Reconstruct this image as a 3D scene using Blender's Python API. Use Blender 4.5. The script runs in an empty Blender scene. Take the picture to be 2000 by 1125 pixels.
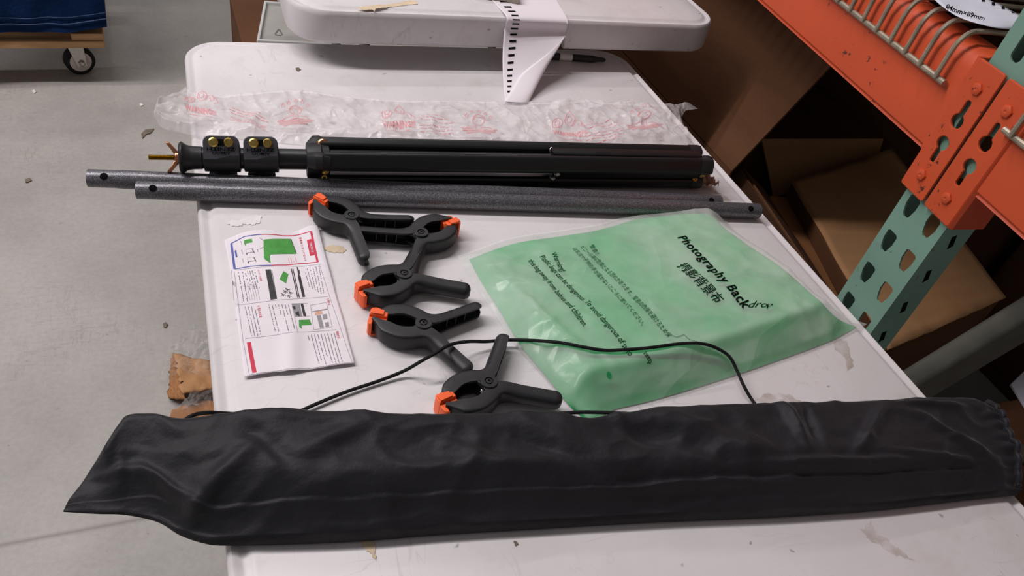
import bpy, bmesh, math, random
from math import sin, cos, pi, radians
from mathutils import Vector, Matrix, noise
from mathutils.bvhtree import BVHTree

SC = bpy.context.scene
COL = SC.collection
random.seed(7)

# ------------------------------------------------------------------ camera
F = 1473.59
CAM = Vector((0.01302, -1.18283, 1.31249))
YAW, PITCH, ROLL = 0.502376, 0.718427, -0.245792
fwd = Vector((sin(YAW)*cos(PITCH), cos(YAW)*cos(PITCH), -sin(PITCH)))
r0 = fwd.cross(Vector((0, 0, 1))).normalized()
d0 = fwd.cross(r0)
RGT = r0*cos(ROLL) + d0*sin(ROLL)
DWN = -r0*sin(ROLL) + d0*cos(ROLL)
cd = bpy.data.cameras.new('camera')
cam = bpy.data.objects.new('camera', cd); COL.objects.link(cam)
cam.matrix_world = Matrix(((RGT.x, -DWN.x, -fwd.x, CAM.x), (RGT.y, -DWN.y, -fwd.y, CAM.y),
                           (RGT.z, -DWN.z, -fwd.z, CAM.z), (0, 0, 0, 1)))
cd.sensor_width = 36; cd.lens = F*36/2000; cd.clip_start = 0.02
SC.camera = cam

# ------------------------------------------------------------------ light and exposure
w = bpy.data.worlds.new('world'); SC.world = w; w.use_nodes = True
bg = w.node_tree.nodes['Background']; bg.inputs[0].default_value = (1.0, .955, .96, 1); bg.inputs[1].default_value = 0.17
def area(name, loc, sx, sy, power, col=(1, .95, .95), target=None):
    l = bpy.data.lights.new(name, 'AREA'); l.shape = 'RECTANGLE'; l.size = sx; l.size_y = sy; l.energy = power; l.color = col
    o = bpy.data.objects.new(name, l); COL.objects.link(o); o.location = loc
    d = (Vector(target) - Vector(loc)) if target else Vector((0, 0, -1))
    o.rotation_euler = d.to_track_quat('-Z', 'Y').to_euler()
    return o
area('ceiling_tube_light', (-1.7, .55, 3.7), 3.6, .12, 112)
area('ceiling_tube_light', (0.2, 2.6, 3.9), 3.6, .12, 40)
area('ceiling_tube_light', (-3.5, .9, 3.7), 3.0, .12, 105)
vs = SC.view_settings
vs.view_transform = 'Standard'; vs.look = 'None'; vs.exposure = -0.10; vs.gamma = 1.0; vs.use_curve_mapping = False

# ------------------------------------------------------------------ measuring helpers (photo frame 2000 x 1125 -> world)
def ray(u, v): return RGT*((u-1000)/F) + DWN*((v-562.5)/F) + fwd
def on_z(u, v, z):
    d = ray(u, v); return CAM + d*((z-CAM.z)/d.z)
def on_y(u, v, y):
    d = ray(u, v); return CAM + d*((y-CAM.y)/d.y)
def on_pl(u, v, P, n):
    d = ray(u, v); return CAM + d*((P-CAM).dot(n)/d.dot(n))
TZ = 0.74
UP = Vector((0, 0, 1))

# ------------------------------------------------------------------ materials
def lin(h):
    c = [int(h[i:i+2], 16)/255 for i in (0, 2, 4)]
    return tuple((x/12.92 if x <= .04045 else ((x+.055)/1.055)**2.4) for x in c) + (1,)
class NT:
    def __init__(s, name):
        s.m = bpy.data.materials.new(name); s.m.use_nodes = True; s.t = s.m.node_tree
        s.b = s.t.nodes['Principled BSDF']; s.out = s.t.nodes['Material Output']
        s.co = s.t.nodes.new('ShaderNodeTexCoord')
    def n(s, typ, **k):
        x = s.t.nodes.new(typ)
        for a, v in k.items(): setattr(x, a, v)
        return x
    def l(s, a, b): s.t.links.new(a, b)
    def noise(s, scale, detail=4, rough=.55, coord='Object', stretch=None):
        x = s.n('ShaderNodeTexNoise'); x.inputs['Scale'].default_value = scale; x.inputs['Detail'].default_value = detail
        x.inputs['Roughness'].default_value = rough
        if stretch:
            mp = s.n('ShaderNodeMapping'); mp.inputs['Scale'].default_value = stretch
            s.l(s.co.outputs[coord], mp.inputs[0]); s.l(mp.outputs[0], x.inputs['Vector'])
        else: s.l(s.co.outputs[coord], x.inputs['Vector'])
        return x.outputs['Fac']
    def ramp(s, fac, stops, interp='LINEAR'):
        r = s.n('ShaderNodeValToRGB'); r.color_ramp.interpolation = interp
        e = r.color_ramp.elements
        while len(e) < len(stops): e.new(.5)
        for i, (p, c) in enumerate(stops): e[i].position = p; e[i].color = c if len(c) == 4 else (*c, 1)
        s.l(fac, r.inputs[0]); return r.outputs[0]
    def mix(s, fac, a, b, mode='MIX'):
        x = s.n('ShaderNodeMix', data_type='RGBA', blend_type=mode)
        for sock, v in ((x.inputs[0], fac), (x.inputs[6], a), (x.inputs[7], b)):
            if hasattr(v, 'links'): s.l(v, sock)
            else: sock.default_value = v
        return x.outputs[2]
    def bump(s, h, strength=.3, dist=.001, prev=None):
        x = s.n('ShaderNodeBump'); x.inputs['Strength'].default_value = strength; x.inputs['Distance'].default_value = dist
        s.l(h, x.inputs['Height'])
        if prev: s.l(prev, x.inputs['Normal'])
        return x.outputs[0]
    def set(s, color=None, rough=None, metal=None, spec=None, normal=None, **k):
        for key, v in (('Base Color', color), ('Roughness', rough), ('Metallic', metal), ('Specular IOR Level', spec), ('Normal', normal)) + tuple(k.items()):
            if v is None: continue
            if hasattr(v, 'links'): s.l(v, s.b.inputs[key])
            else: s.b.inputs[key].default_value = v
        return s.m
BW = lambda a: (a, a, a, 1)
M = {}
def simple(key, col, rough=.5, metal=0, spec=.5, var=.12, nscale=40, bump=0, bscale=300, bdist=.0004):
    t = NT(key); c = lin(col) if isinstance(col, str) else col
    d = tuple(x*(1-var) for x in c[:3]) + (1,); e = tuple(min(1, x*(1+var)) for x in c[:3]) + (1,)
    colr = t.ramp(t.noise(nscale), [(.3, d), (.7, e)])
    nm = t.bump(t.noise(bscale, 3), bump, bdist) if bump else None
    M[key] = t.set(colr, rough, metal, spec, nm); return M[key]

def mat_floor():
    t = NT('concrete')
    base = t.ramp(t.noise(2.2, 8, .62), [(.25, lin('8c8883')), (.5, lin('9f9b96')), (.75, lin('aeaaa5'))])
    fine = t.ramp(t.noise(90, 6, .7), [(.35, BW(.92)), (.6, BW(1.03))])
    c = t.mix(1, base, fine, 'MULTIPLY')
    # dark specks and scuffs
    sp = t.ramp(t.noise(38, 3, .6), [(.70, BW(0)), (.76, BW(1))])
    c = t.mix(t.mix(1, sp, BW(.45), 'MULTIPLY'), c, lin('5c544c'))
    for sc, st in ((6, (1, 7, 1)), (7, (8, 1.2, 1))):
        a = t.noise(sc, 3, .5, stretch=st)
        ln = t.ramp(a, [(.485, BW(0)), (.5, BW(1)), (.515, BW(0))])
        msk = t.ramp(t.noise(3.1, 3), [(.50, BW(0)), (.66, BW(.32))])
        c = t.mix(t.mix(1, ln, msk, 'MULTIPLY'), c, lin('6e665d'))
    # saw-cut joints in the slab
    sx = t.n('ShaderNodeSeparateXYZ'); t.l(t.co.outputs['Object'], sx.inputs[0])
    mm = t.n('ShaderNodeMath', operation='ADD'); t.l(sx.outputs[1], mm.inputs[0]); mm.inputs[1].default_value = .355
    ab = t.n('ShaderNodeMath', operation='ABSOLUTE'); t.l(mm.outputs[0], ab.inputs[0])
    jl = t.ramp(ab.outputs[0], [(0, BW(.7)), (.003, BW(.5)), (.005, BW(0))])
    c = t.mix(jl, c, lin('6f675e'))
    nm = t.bump(t.noise(120, 5), .05, .001)
    rg = t.ramp(t.noise(6), [(.3, BW(.38)), (.7, BW(.6))])
    return t.set(c, rg, 0, .45, nm)
def mat_table():
    t = NT('white_plastic')
    base = t.ramp(t.noise(5, 6, .6), [(.3, lin('cfcacb')), (.6, lin('dbd6d8'))])
    # grime and scratches
    g = t.ramp(t.noise(14, 8, .7), [(.55, BW(0)), (.8, BW(.35))])
    c = t.mix(g, base, lin('aaa096'))
    sp = t.ramp(t.noise(60, 2), [(.735, BW(0)), (.76, BW(.55))])
    c = t.mix(sp, c, lin('6f6a6a'))
    for sc, st, k in ((5, (1, 9, 1), .22), (6, (9, 1.4, 1), .22), (4, (5, 6, 1), .15)):
        a = t.noise(sc, 2, .4, stretch=st)
        ln = t.ramp(a, [(.492, BW(0)), (.5, BW(1)), (.508, BW(0))])
        msk = t.ramp(t.noise(4.3+sc, 2), [(.52, BW(0)), (.6, BW(k))])
        c = t.mix(t.mix(1, ln, msk, 'MULTIPLY'), c, lin('8d8686'))
    nm = t.bump(t.noise(700, 2), .12, .0003)
    return t.set(c, .42, 0, .4, nm)
def mat_cardboard(key, h, h2):
    t = NT(key)
    c = t.ramp(t.noise(3, 4, stretch=(1, 1, 5)), [(.3, lin(h)), (.7, lin(h2))])
    c = t.mix(.25, c, t.ramp(t.noise(160, 3), [(.3, lin(h)), (.7, lin(h2))]))
    M[key] = t.set(c, .85, 0, .2, t.bump(t.noise(30, 3, stretch=(1, 10, 1)), .15, .001)); return M[key]
def mat_paint(key, h, chip, dens=.625):
    t = NT(key); c0 = lin(h)
    d = tuple(x*.86 for x in c0[:3])+(1,)
    c = t.ramp(t.noise(7, 4), [(.3, d), (.7, c0)])
    ch = t.ramp(t.noise(70, 5, .7), [(dens, BW(0)), (dens+.02, BW(1))])
    big = t.ramp(t.noise(9, 2), [(.47, BW(0)), (.56, BW(.9))])
    c = t.mix(t.mix(1, ch, big, 'MULTIPLY'), c, lin(chip))
    M[key] = t.set(c, .5, 0, .4, t.bump(t.noise(200, 2), .1, .0004)); return M[key]
def mat_film(key, col, alpha, rough=.25, var=.25, scale=18, bump=.4, crease=.35):
    t = NT(key)
    a = t.ramp(t.noise(scale, 4, .6), [(.3, BW(max(0, alpha-var))), (.72, BW(alpha+var))])
    vo = t.n('ShaderNodeTexVoronoi', feature='DISTANCE_TO_EDGE'); vo.inputs['Scale'].default_value = scale*1.4
    mx = t.n('ShaderNodeMix', data_type='VECTOR'); mx.inputs[0].default_value = .12; nz = t.n('ShaderNodeTexNoise'); nz.inputs['Scale'].default_value = scale*.6
    t.l(t.co.outputs['Object'], nz.inputs['Vector']); t.l(t.co.outputs['Object'], mx.inputs[4]); t.l(nz.outputs['Color'], mx.inputs[5]); t.l(mx.outputs[1], vo.inputs['Vector'])
    cr = t.ramp(vo.outputs['Distance'], [(0, BW(1)), (.14, BW(0))])
    nb = t.bump(t.noise(scale*3, 4), bump, .002)
    t.set(lin(col), rough, 0, .5, t.bump(cr, crease, .003, nb))
    t.l(a, t.b.inputs['Alpha']); M[key] = t.m; return t.m
def mat_nylon():
    t = NT('black_nylon')
    c = t.ramp(t.noise(7, 4), [(.3, lin('17161a')), (.7, lin('201f24'))])
    wv = t.n('ShaderNodeTexWave'); wv.inputs['Scale'].default_value = 420; t.l(t.co.outputs['Object'], wv.inputs['Vector'])
    n1 = t.bump(wv.outputs['Fac'], .10, .0004)
    n2 = t.bump(t.noise(16, 3, .5, stretch=(1, 1.8, 1.8)), .4, .008, t.bump(t.noise(55, 6, .65), .35, .003, n1))
    M['nylon'] = t.set(c, .6, 0, .28, n2, **{'Sheen Weight': .12, 'Sheen Roughness': .4}); return M['nylon']
def mat_hammer():
    t = NT('hammered_grey_paint')
    n = t.noise(1000, 3, .6)
    c = t.ramp(n, [(.36, lin('414045')), (.52, lin('68676d')), (.68, lin('9e9ca3'))])
    M['hammer'] = t.set(c, .33, .3, .6, t.bump(n, .35, .0004)); return M['hammer']
def mat_wood(key, h, h2):
    t = NT(key)
    c = t.ramp(t.noise(9, 6, .6, stretch=(1, 9, 9)), [(.3, lin(h)), (.7, lin(h2))])
    M[key] = t.set(c, .65, 0, .3, t.bump(t.noise(40, 4, stretch=(1, 9, 9)), .2, .001)); return M[key]
M['floor'] = mat_floor(); M['table'] = mat_table()
mat_cardboard('cardboard', '956641', 'a8774e'); mat_cardboard('cardboard_shaded', '523523', '62412b'); mat_cardboard('cardboard_pale_lit', 'a87c55', 'b88c64')  # dark copy has rack shade in its colour; pale copy also lifts lit tops
mat_paint('orange', 'd0522c', '3a221c'); mat_paint('teal', '7b9f90', '6f5a44', .635)
mat_nylon(); mat_hammer()
mat_wood('pine', 'b88858', 'd0a57a'); mat_wood('old_wood', '4c4036', '63564a')
simple('black_plastic', '222225', .46, 0, .45, .15, 60, .25, 500, .0004)
simple('black_metal', '101013', .36, 0, .5, .1, 60, .1, 700, .0003)
simple('lit_ear_plastic', '4b4b51', .5, 0, .4, .1, 60, .2, 500, .0004); simple('dark_text', '0b0b0d', .9, 0, .1); simple('text_grey', '3b3a3e', .7)  # ear colour is the black plastic lightened for light falling on the ears
simple('orange_pad', 'ff6a33', .45, 0, .4, .05, 60)
simple('brass', 'c9ad62', .28, 1, .5, .15, 300); simple('copper', 'c98a67', .3, 1, .5, .15, 300); simple('steel', 'b9b7b0', .3, 1, .5, .12, 200)
simple('screw_gold', 'a58a3d', .35, 1, .5, .15, 300)
simple('cord', '131215', .75, 0, .3, .25, 900, .8, 900, .0008)
simple('paper', 'e9e2e8', .6, 0, .3, .02, 10); simple('print_red', 'cf3a55', .6, 0, .3, .06); simple('print_pink', 'e59397', .6, 0, .3, .08)
simple('print_blue', '5a62a8', .6, 0, .3, .06); simple('print_green', '4c9a46', .6, 0, .3, .14, 120); simple('print_grey', '8f8b90', .6); simple('print_text', '67646a', .6, 0, .3, .2, 200); simple('print_black', '3a383b', .6, 0, .3, .3, 200)
simple('print_skin', 'd9a78c', .6)
simple('green_cloth', '3fae6c', .85, 0, .1, .12, 25, .2, 600, .0005)
simple('green_dot', '1fa15a', .6)
simple('blanket', '0e264c', .9, 0, .1, .25, 14, .5, 120, .003); simple('thread', '39496a', .8)
simple('rubber', '1b1a1b', .7, 0, .3); simple('wheel_core', 'd8ccc6', .5)
simple('tote_grey', 'c9c9c6', .5, 0, .4, .05, 8); simple('tote_panel_shaded', 'a8a5a0', .55, 0, .4, .08, 12)  # panel grey is darkened: shade under the raised table put into its colour
simple('mark_grey', '6f6a66', .7)
simple('brace_paint', '5d5c54', .6, 0, .3, .2, 20); simple('wire_zinc', 'a59a88', .45, .6, .4, .25, 60); simple('rust', '6b4a35', .8, .2, .3, .3, 80)
simple('residue', 'd8c3a6', .7, 0, .3, .15, 60); simple('residue_white', 'e4dfe0', .6, 0, .3, .06, 60); mat_film('stain', 'a08a6c', .22, .6, .22, 45, .05, 0)
simple('crumpled_paper', 'b58d73', .8, 0, .3, .25, 90); simple('leg_steel', '8a8a8c', .4, .5, .5)
simple('chip', 'dcd8d0', .7); simple('floor_stain', '6f655a', .8, 0, .2, .2, 60); simple('light_card', 'd9d9e6', .6, 0, .3, .03)
simple('card_edge', 'b0a898', .6)
mat_film('polybag', 'f3edef', .36, .2, .18, 20, .25)
mat_film('frosted_bag', 'eef2ee', .34, .22, .14, 7, .35)
mat_film('clear_film', 'f2f0ee', .10, .06, .12, 26, .6, .6)

# ------------------------------------------------------------------ mesh helpers
class MB:
    def __init__(s): s.v = []; s.f = []
    def add(s, vs, fs):
        k = len(s.v); s.v += [Vector(x) for x in vs]; s.f += [[i+k for i in f] for f in fs]; return s
    def box(s, a, b, Mx=None):
        (x0, y0, z0), (x1, y1, z1) = a, b
        vs = [Vector(p) for p in ((x0, y0, z0), (x1, y0, z0), (x1, y1, z0), (x0, y1, z0), (x0, y0, z1), (x1, y0, z1), (x1, y1, z1), (x0, y1, z1))]
        if Mx: vs = [Mx @ v for v in vs]
        return s.add(vs, [(0, 3, 2, 1), (4, 5, 6, 7), (0, 1, 5, 4), (1, 2, 6, 5), (2, 3, 7, 6), (3, 0, 4, 7)])
    def loft(s, rings, closed=True, caps=True):
        n = len(rings[0]); k = len(s.v)
        for r in rings: s.v += [Vector(p) for p in r]
        for i in range(len(rings)-1):
            for j in range(n if closed else n-1):
                j2 = (j+1) % n
                s.f.append([k+i*n+j, k+i*n+j2, k+(i+1)*n+j2, k+(i+1)*n+j])
        if caps and closed:
            s.f.append([k+j for j in reversed(range(n))]); s.f.append([k+(len(rings)-1)*n+j for j in range(n)])
        return s
    def lathe(s, o, ax, prof, n=24, caps=True):
        ax = Vector(ax).normalized(); e1 = ax.orthogonal().normalized(); e2 = ax.cross(e1)
        rings = [[Vector(o)+ax*u+(e1*cos(2*pi*j/n)+e2*sin(2*pi*j/n))*r for j in range(n)] for u, r in prof]
        return s.loft(rings, True, caps)
    def tube(s, pts, r, n=8, caps=True):
        pts = [Vector(p) for p in pts]; rings = []; prev = None
        for i, p in enumerate(pts):
            t = (pts[min(i+1, len(pts)-1)]-pts[max(i-1, 0)]).normalized()
            if prev is None: e1 = t.orthogonal().normalized()
            else: e1 = (prev - t*prev.dot(t)).normalized()
            prev = e1; e2 = t.cross(e1); rr = r[i] if isinstance(r, (list, tuple)) else r
            rings.append([p+(e1*cos(2*pi*j/n)+e2*sin(2*pi*j/n))*rr for j in range(n)])
        return s.loft(rings, True, caps)
    def grid(s, fn, ns, nt):
        k = len(s.v)
        for i in range(ns+1):
            for j in range(nt+1): s.v.append(Vector(fn(i/ns, j/nt)))
        for i in range(ns):
            for j in range(nt):
                a = k+i*(nt+1)+j; s.f.append([a, a+nt+1, a+nt+2, a+1])
        return s
    def xf(s, Mx):
        s.v = [Mx @ v for v in s.v]; return s
    def merge(s, o): return s.add(o.v, o.f)
def build(name, mb, mat, parent=None, bevel=0, seg=2, smooth=35, solid=0, sub=0, local=False, offset=-1):
    off = Vector((0, 0, 0))
    if parent is not None and not local:
        off = parent.location.copy() if parent.parent is None else Vector((0, 0, 0))
        if parent.parent is not None:
            off = parent.parent.location + parent.location
    me = bpy.data.meshes.new(name)
    me.from_pydata([tuple(v-off) for v in mb.v], [], mb.f); me.update()
    bm = bmesh.new(); bm.from_mesh(me); bmesh.ops.recalc_face_normals(bm, faces=bm.faces); bm.to_mesh(me); bm.free()
    me.polygons.foreach_set('use_smooth', [True]*len(me.polygons))
    if smooth < 180: me.set_sharp_from_angle(angle=radians(smooth))
    me.materials.append(M[mat] if isinstance(mat, str) else mat)
    o = bpy.data.objects.new(name, me); COL.objects.link(o)
    if parent is not None: o.parent = parent
    if solid:
        m = o.modifiers.new('Solidify', 'SOLIDIFY'); m.thickness = solid; m.offset = offset
    if bevel:
        m = o.modifiers.new('Bevel', 'BEVEL'); m.width = bevel; m.segments = seg; m.limit_method = 'ANGLE'; m.angle_limit = radians(40)
    if sub:
        m = o.modifiers.new('Subsurf', 'SUBSURF'); m.levels = sub; m.render_levels = sub
    return o
def thing(name, label, cat, loc=(0, 0, 0), group=None):
    o = bpy.data.objects.new(name, None); COL.objects.link(o); o.location = loc; o.empty_display_size = .05
    o['label'] = label; o['category'] = cat
    if group: o['group'] = group
    return o
def tag(o, label, cat, group=None):
    o['label'] = label; o['category'] = cat
    if group: o['group'] = group
    return o
def plabel(o, label): o['label'] = label; return o
# filled planar curve (outline + holes) -> (verts, faces), extruded along local z
def curve_mesh(loops, depth=0, bevel=0, res=2):
    c = bpy.data.curves.new('tmp', 'CURVE'); c.dimensions = '2D'; c.fill_mode = 'BOTH'; c.extrude = max(0, depth/2-bevel); c.bevel_depth = bevel; c.bevel_resolution = res
    c.offset = -bevel
    for lp in loops:
        sp = c.splines.new('POLY'); sp.points.add(len(lp)-1); sp.use_cyclic_u = True
        for i, (x, y) in enumerate(lp): sp.points[i].co = (x, y, 0, 1)
    return _eval(c)
def _eval(c):
    o = bpy.data.objects.new('tmp', c); COL.objects.link(o)
    dg = bpy.context.evaluated_depsgraph_get(); me = bpy.data.meshes.new_from_object(o.evaluated_get(dg))
    r = ([v.co.copy() for v in me.vertices], [list(p.vertices) for p in me.polygons])
    bpy.data.objects.remove(o); bpy.data.curves.remove(c); bpy.data.meshes.remove(me)
    return r
def text_mesh(body, bold=0, space=1):
    c = bpy.data.curves.new('tmp', 'FONT'); c.body = body; c.size = 1; c.offset = bold; c.resolution_u = 3; c.space_character = space
    return _eval(c)
def rrect(x0, y0, x1, y1, r, n=6):
    out = []
    for cx, cy, a0 in ((x1-r, y1-r, 0), (x0+r, y1-r, 90), (x0+r, y0+r, 180), (x1-r, y0+r, 270)):
        for i in range(n+1):
            a = radians(a0+90*i/n); out.append((cx+r*cos(a), cy+r*sin(a)))
    return out
def bvh_of(o, mw=None):
    mw = mw or Matrix.Translation(o.parent.location if o.parent else (0, 0, 0))
    me = o.data
    return BVHTree.FromPolygons([mw @ v.co for v in me.vertices], [list(p.vertices) for p in me.polygons])
def drape(bvh, pts, eps=.0006, zdef=.745):
    out = []
    for p in pts:
        h = bvh.ray_cast(Vector((p.x, p.y, 3)), Vector((0, 0, -1)))
        out.append(Vector((p.x, p.y, (h[0].z if h[0] else zdef)+eps)))
    return out
# decals given by photo pixels on a reference height, draped on a real surface
def px_quad(mb, bvh, q, z, nu=8, nv=8, eps=.00035):
    P = [on_z(u, v, z) for u, v in q]
    g = MB().grid(lambda a, b: P[0].lerp(P[1], a).lerp(P[3].lerp(P[2], a), b), nu, nv)
    mb.add(drape(bvh, g.v, eps, z), g.f)
def px_line(mb, bvh, pts, z, wd, eps=.00035, step=.004):
    P = [on_z(u, v, z) for u, v in pts]; L = []
    for a, b in zip(P, P[1:]):
        n = max(1, int((b-a).length/step))
        L += [a.lerp(b, i/n) for i in range(n)]
    L.append(P[-1]); vs = []
    for i, p in enumerate(L):
        t = (L[min(i+1, len(L)-1)]-L[max(0, i-1)]); t.z = 0; t.normalize(); n = Vector((-t.y, t.x, 0))*wd/2
        vs += [p-n, p+n]
    mb.add(drape(bvh, vs, eps, z), [(2*i, 2*i+1, 2*i+3, 2*i+2) for i in range(len(L)-1)])
def px_text(mb, bvh, body, s, e, up, z, bold=0, eps=.0004, space=1, bend=None):
    S, E, U = on_z(*s, z), on_z(*e, z), on_z(*up, z)
    vs, fs = text_mesh(body, bold, space)
    if not vs: return
    x0 = min(v.x for v in vs); wd = max(v.x for v in vs)-x0; ht = .73
    ux = (E-S)/wd; uy = (U-S)/ht
    pts = [S+ux*(v.x-x0)+uy*v.y for v in vs]
    mb.add(drape(bvh, pts, eps, z), fs)
def poly_at(pts, t):
    L = [0]
    for a, b in zip(pts, pts[1:]): L.append(L[-1]+(Vector(b)-Vector(a)).length)
    x = t*L[-1]
    for i in range(len(pts)-1):
        if x <= L[i+1] or i == len(pts)-2:
            k = (x-L[i])/max(1e-9, L[i+1]-L[i]); return Vector(pts[i]).lerp(Vector(pts[i+1]), min(1, max(0, k)))
def catmull(pts, n=8):
    P = [Vector(p) for p in pts]; out = []
    for i in range(len(P)-1):
        a, b, c, d = P[max(0, i-1)], P[i], P[i+1], P[min(len(P)-1, i+2)]
        for k in range(n):
            t = k/n
            out.append(.5*((2*b)+(c-a)*t+(2*a-5*b+4*c-d)*t*t+(3*b-a-3*c+d)*t**3))
    out.append(P[-1]); return out
def sstep(a, b, x):
    t = min(1, max(0, (x-a)/(b-a))); return t*t*(3-2*t)
def N(x, y, z=0): return noise.noise(Vector((x, y, z)))
def coons(A, B, C, D):  # A top, B bottom (s), C left, D right (t) ; polylines of Vectors
    def f(s, t):
        a, b, c, d = poly_at(A, s), poly_at(B, s), poly_at(C, t), poly_at(D, t)
        p00, p10, p01, p11 = A[0], A[-1], B[0], B[-1]
        return a*(1-t)+b*t+c*(1-s)+d*s-(p00*(1-s)*(1-t)+p10*s*(1-t)+p01*(1-s)*t+p11*s*t)
    return f

# ------------------------------------------------------------------ setting
fl = build('floor', MB().box((-4, -3, -.05), (4, 5, 0)), 'floor'); fl['kind'] = 'structure'

# ------------------------------------------------------------------ folding tables
def table_mesh(x0, x1, y0, y1, zt, rad, hgt, notch=None):
    """moulded plastic top: rounded-rectangle outline lofted through an edge profile"""
    def outline(ins):
        o = []
        for cx, cy, a0 in ((x1-rad, y1-rad, 0), (x0+rad, y1-rad, 90), (x0+rad, y0+rad, 180), (x1-rad, y0+rad, 270)):
            for i in range(17):
                a = radians(a0+90*i/16); o.append((cx+(rad-ins)*cos(a), cy+(rad-ins)*sin(a)))
        # subdivide long front side (last point -> wrap handled) for the notch
        res = []
        n = len(o)
        for i in range(n):
            a, b = o[i], o[(i+1) % n]; res.append(a)
            d = math.hypot(b[0]-a[0], b[1]-a[1])
            k = int(d/.006) if (notch and abs(a[1]-b[1]) < 1e-6 and a[1] < (y0+y1)/2) else int(d/.1)
            for j in range(1, k): res.append((a[0]+(b[0]-a[0])*j/k, a[1]+(b[1]-a[1])*j/k))
        return res
    base = outline(0); cnt = len(base)
    def lerp_out(ins):
        o = outline(ins)
        if len(o) == cnt: return o
        # same topology guaranteed by resampling along base
        c = (((x0+x1)/2), ((y0+y1)/2)); return [(p[0]+(ins if p[0] < c[0] else -ins)*(1 if p[0] < x0+rad or p[0] > x1-rad else 0), p[1]+(ins if p[1] < c[1] else -ins)*(1 if p[1] < y0+rad or p[1] > y1-rad else 0)) for p in base]
    def zb(x, y):
        if notch and y < y0+.03:
            a, b = notch
            k = min(x-a, b-x)
            if k > 0: return zt-hgt + (hgt-.012)*math.sqrt(max(0, 1-(1-min(1, k/.02))**2))
        return zt-hgt
    prof = [(.012, 'b'), (.0035, 'b'), (.0008, 'b2'), (0, -.5), (0, -.010), (.0012, -.005), (.004, -.0022), (.007, -.0025), (.0105, -.0042), (.014, -.0042), (.018, -.0012), (.022, 0)]
    rings = []
    for ins, dz in prof:
        o = lerp_out(ins); r = []
        for (x, y), (bx, by) in zip(o, base):
            z0 = zb(bx, by)
            if dz == 'b': z = z0
            elif dz == 'b2': z = z0+.003
            elif dz == -.5: z = min(z0+.006, zt-.0105)
            else: z = zt+dz
            r.append((x, y, z))
        rings.append(r)
    mb = MB().loft([[(x, y, zt-.016) for x, y in lerp_out(.012)]]+rings, True, True)
    return mb
def table_legs(par, x0, x1, ys, zt):
    for y in ys:
        for x in (x0+.08, x1-.08):
            build('leg', MB().tube([(x, y, zt-.02), (x, y, .012)], .0125, 14), 'leg_steel', par)
            # foot inside the same tube end
        build('crossbar', MB().tube([(x0+.08, y, .2), (x1-.08, y, .2)], .009, 10), 'leg_steel', par)
t1 = thing('folding_table', 'white plastic folding table in the foreground that carries the backdrop kit', 'table', (.38, -.61, 0))
build('tabletop', table_mesh(0, .76, -1.22, 0, TZ, .055, .045), 'table', t1, smooth=50)
table_legs(t1, 0, .76, (-1.0, -.22), TZ)
UT = .826
t2 = thing('folding_table', 'white folding table behind, raised above the back end of the foreground table', 'table', (.53, .45, 0))
build('tabletop', table_mesh(.150, .918, -.076, 1.15, UT, .060, .053, notch=(.492, .606)), 'table', t2, smooth=50)
table_legs(t2, .30, .918, (.45, .80), UT)
def blob(mb, bvh, pts, z, jag=.0, eps=.0006):
    """irregular flat patch from photo points"""
    P = [on_z(u, v, z) for u, v in pts]; Q = []
    for i in range(len(P)):
        a, b = P[i], P[(i+1) % len(P)]
        for k in range(5):
            p = a.lerp(b, k/5); p += Vector((random.uniform(-jag, jag), random.uniform(-jag, jag), 0)); p.z = z+eps; Q.append(p)
    vs, fs = curve_mesh([[(p.x, p.y) for p in Q]])
    mb.add([Vector((v.x, v.y, z+eps)) for v in vs], fs)
def patch(par, name, mat, pts, z, jag, label):
    mb = MB(); blob(mb, None, pts, z, jag); plabel(build(name, mb, mat, par), label)
patch(t1, 'tape_residue', 'residue', [(630, 484), (648, 479), (668, 481), (676, 488), (670, 495), (650, 494), (634, 489)], TZ, .0008, 'tan torn paper scrap stuck to tabletop')
patch(t1, 'tape_residue', 'residue_white', [(444, 436), (452, 430), (468, 432), (480, 424), (500, 420), (512, 424), (508, 436), (492, 440), (478, 438), (466, 443), (450, 442)], TZ, .0012, 'white torn tape residue')
patch(t1, 'tape_residue', 'residue', [(697, 1052), (730, 1050), (733, 1084), (736, 1098), (722, 1080), (712, 1072)], TZ, .0008, 'tan peeled tape scrap')
patch(t1, 'stain', 'stain', [(1475, 782), (1500, 768), (1540, 770), (1560, 782), (1580, 797), (1500, 797)], TZ, .002, 'faint brown stain')
patch(t1, 'stain', 'stain', [(1682, 1035), (1700, 1020), (1712, 1040), (1740, 1060), (1765, 1080), (1790, 1098), (1750, 1085), (1715, 1062), (1690, 1050)], TZ, .002, 'faint brown stain')
patch(t1, 'stain', 'stain', [(1630, 660), (1655, 666), (1660, 690), (1668, 715), (1655, 725), (1650, 700), (1628, 680)], TZ, .0015, 'faint brown stain')
patch(t1, 'stain', 'stain', [(1395, 372), (1420, 385), (1432, 398), (1410, 400), (1398, 390)], TZ, .001, 'faint brown stain')
patch(t1, 'stain', 'floor_stain', [(577, 133), (583, 132), (588, 136), (583, 140), (578, 138)], TZ, .0004, 'small dark fleck')
patch(t1, 'stain', 'floor_stain', [(1002, 1058), (1008, 1057), (1012, 1064), (1006, 1067)], TZ, .0004, 'small dark fleck')
patch(t2, 'tape_residue', 'residue', [(697, 16), (712, 12), (760, 9), (800, 1), (812, 3), (815, 8), (770, 14), (745, 16), (733, 17), (731, 23), (727, 19), (710, 20)], UT, .0012, 'peeling tan tape on upper tabletop')

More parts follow.
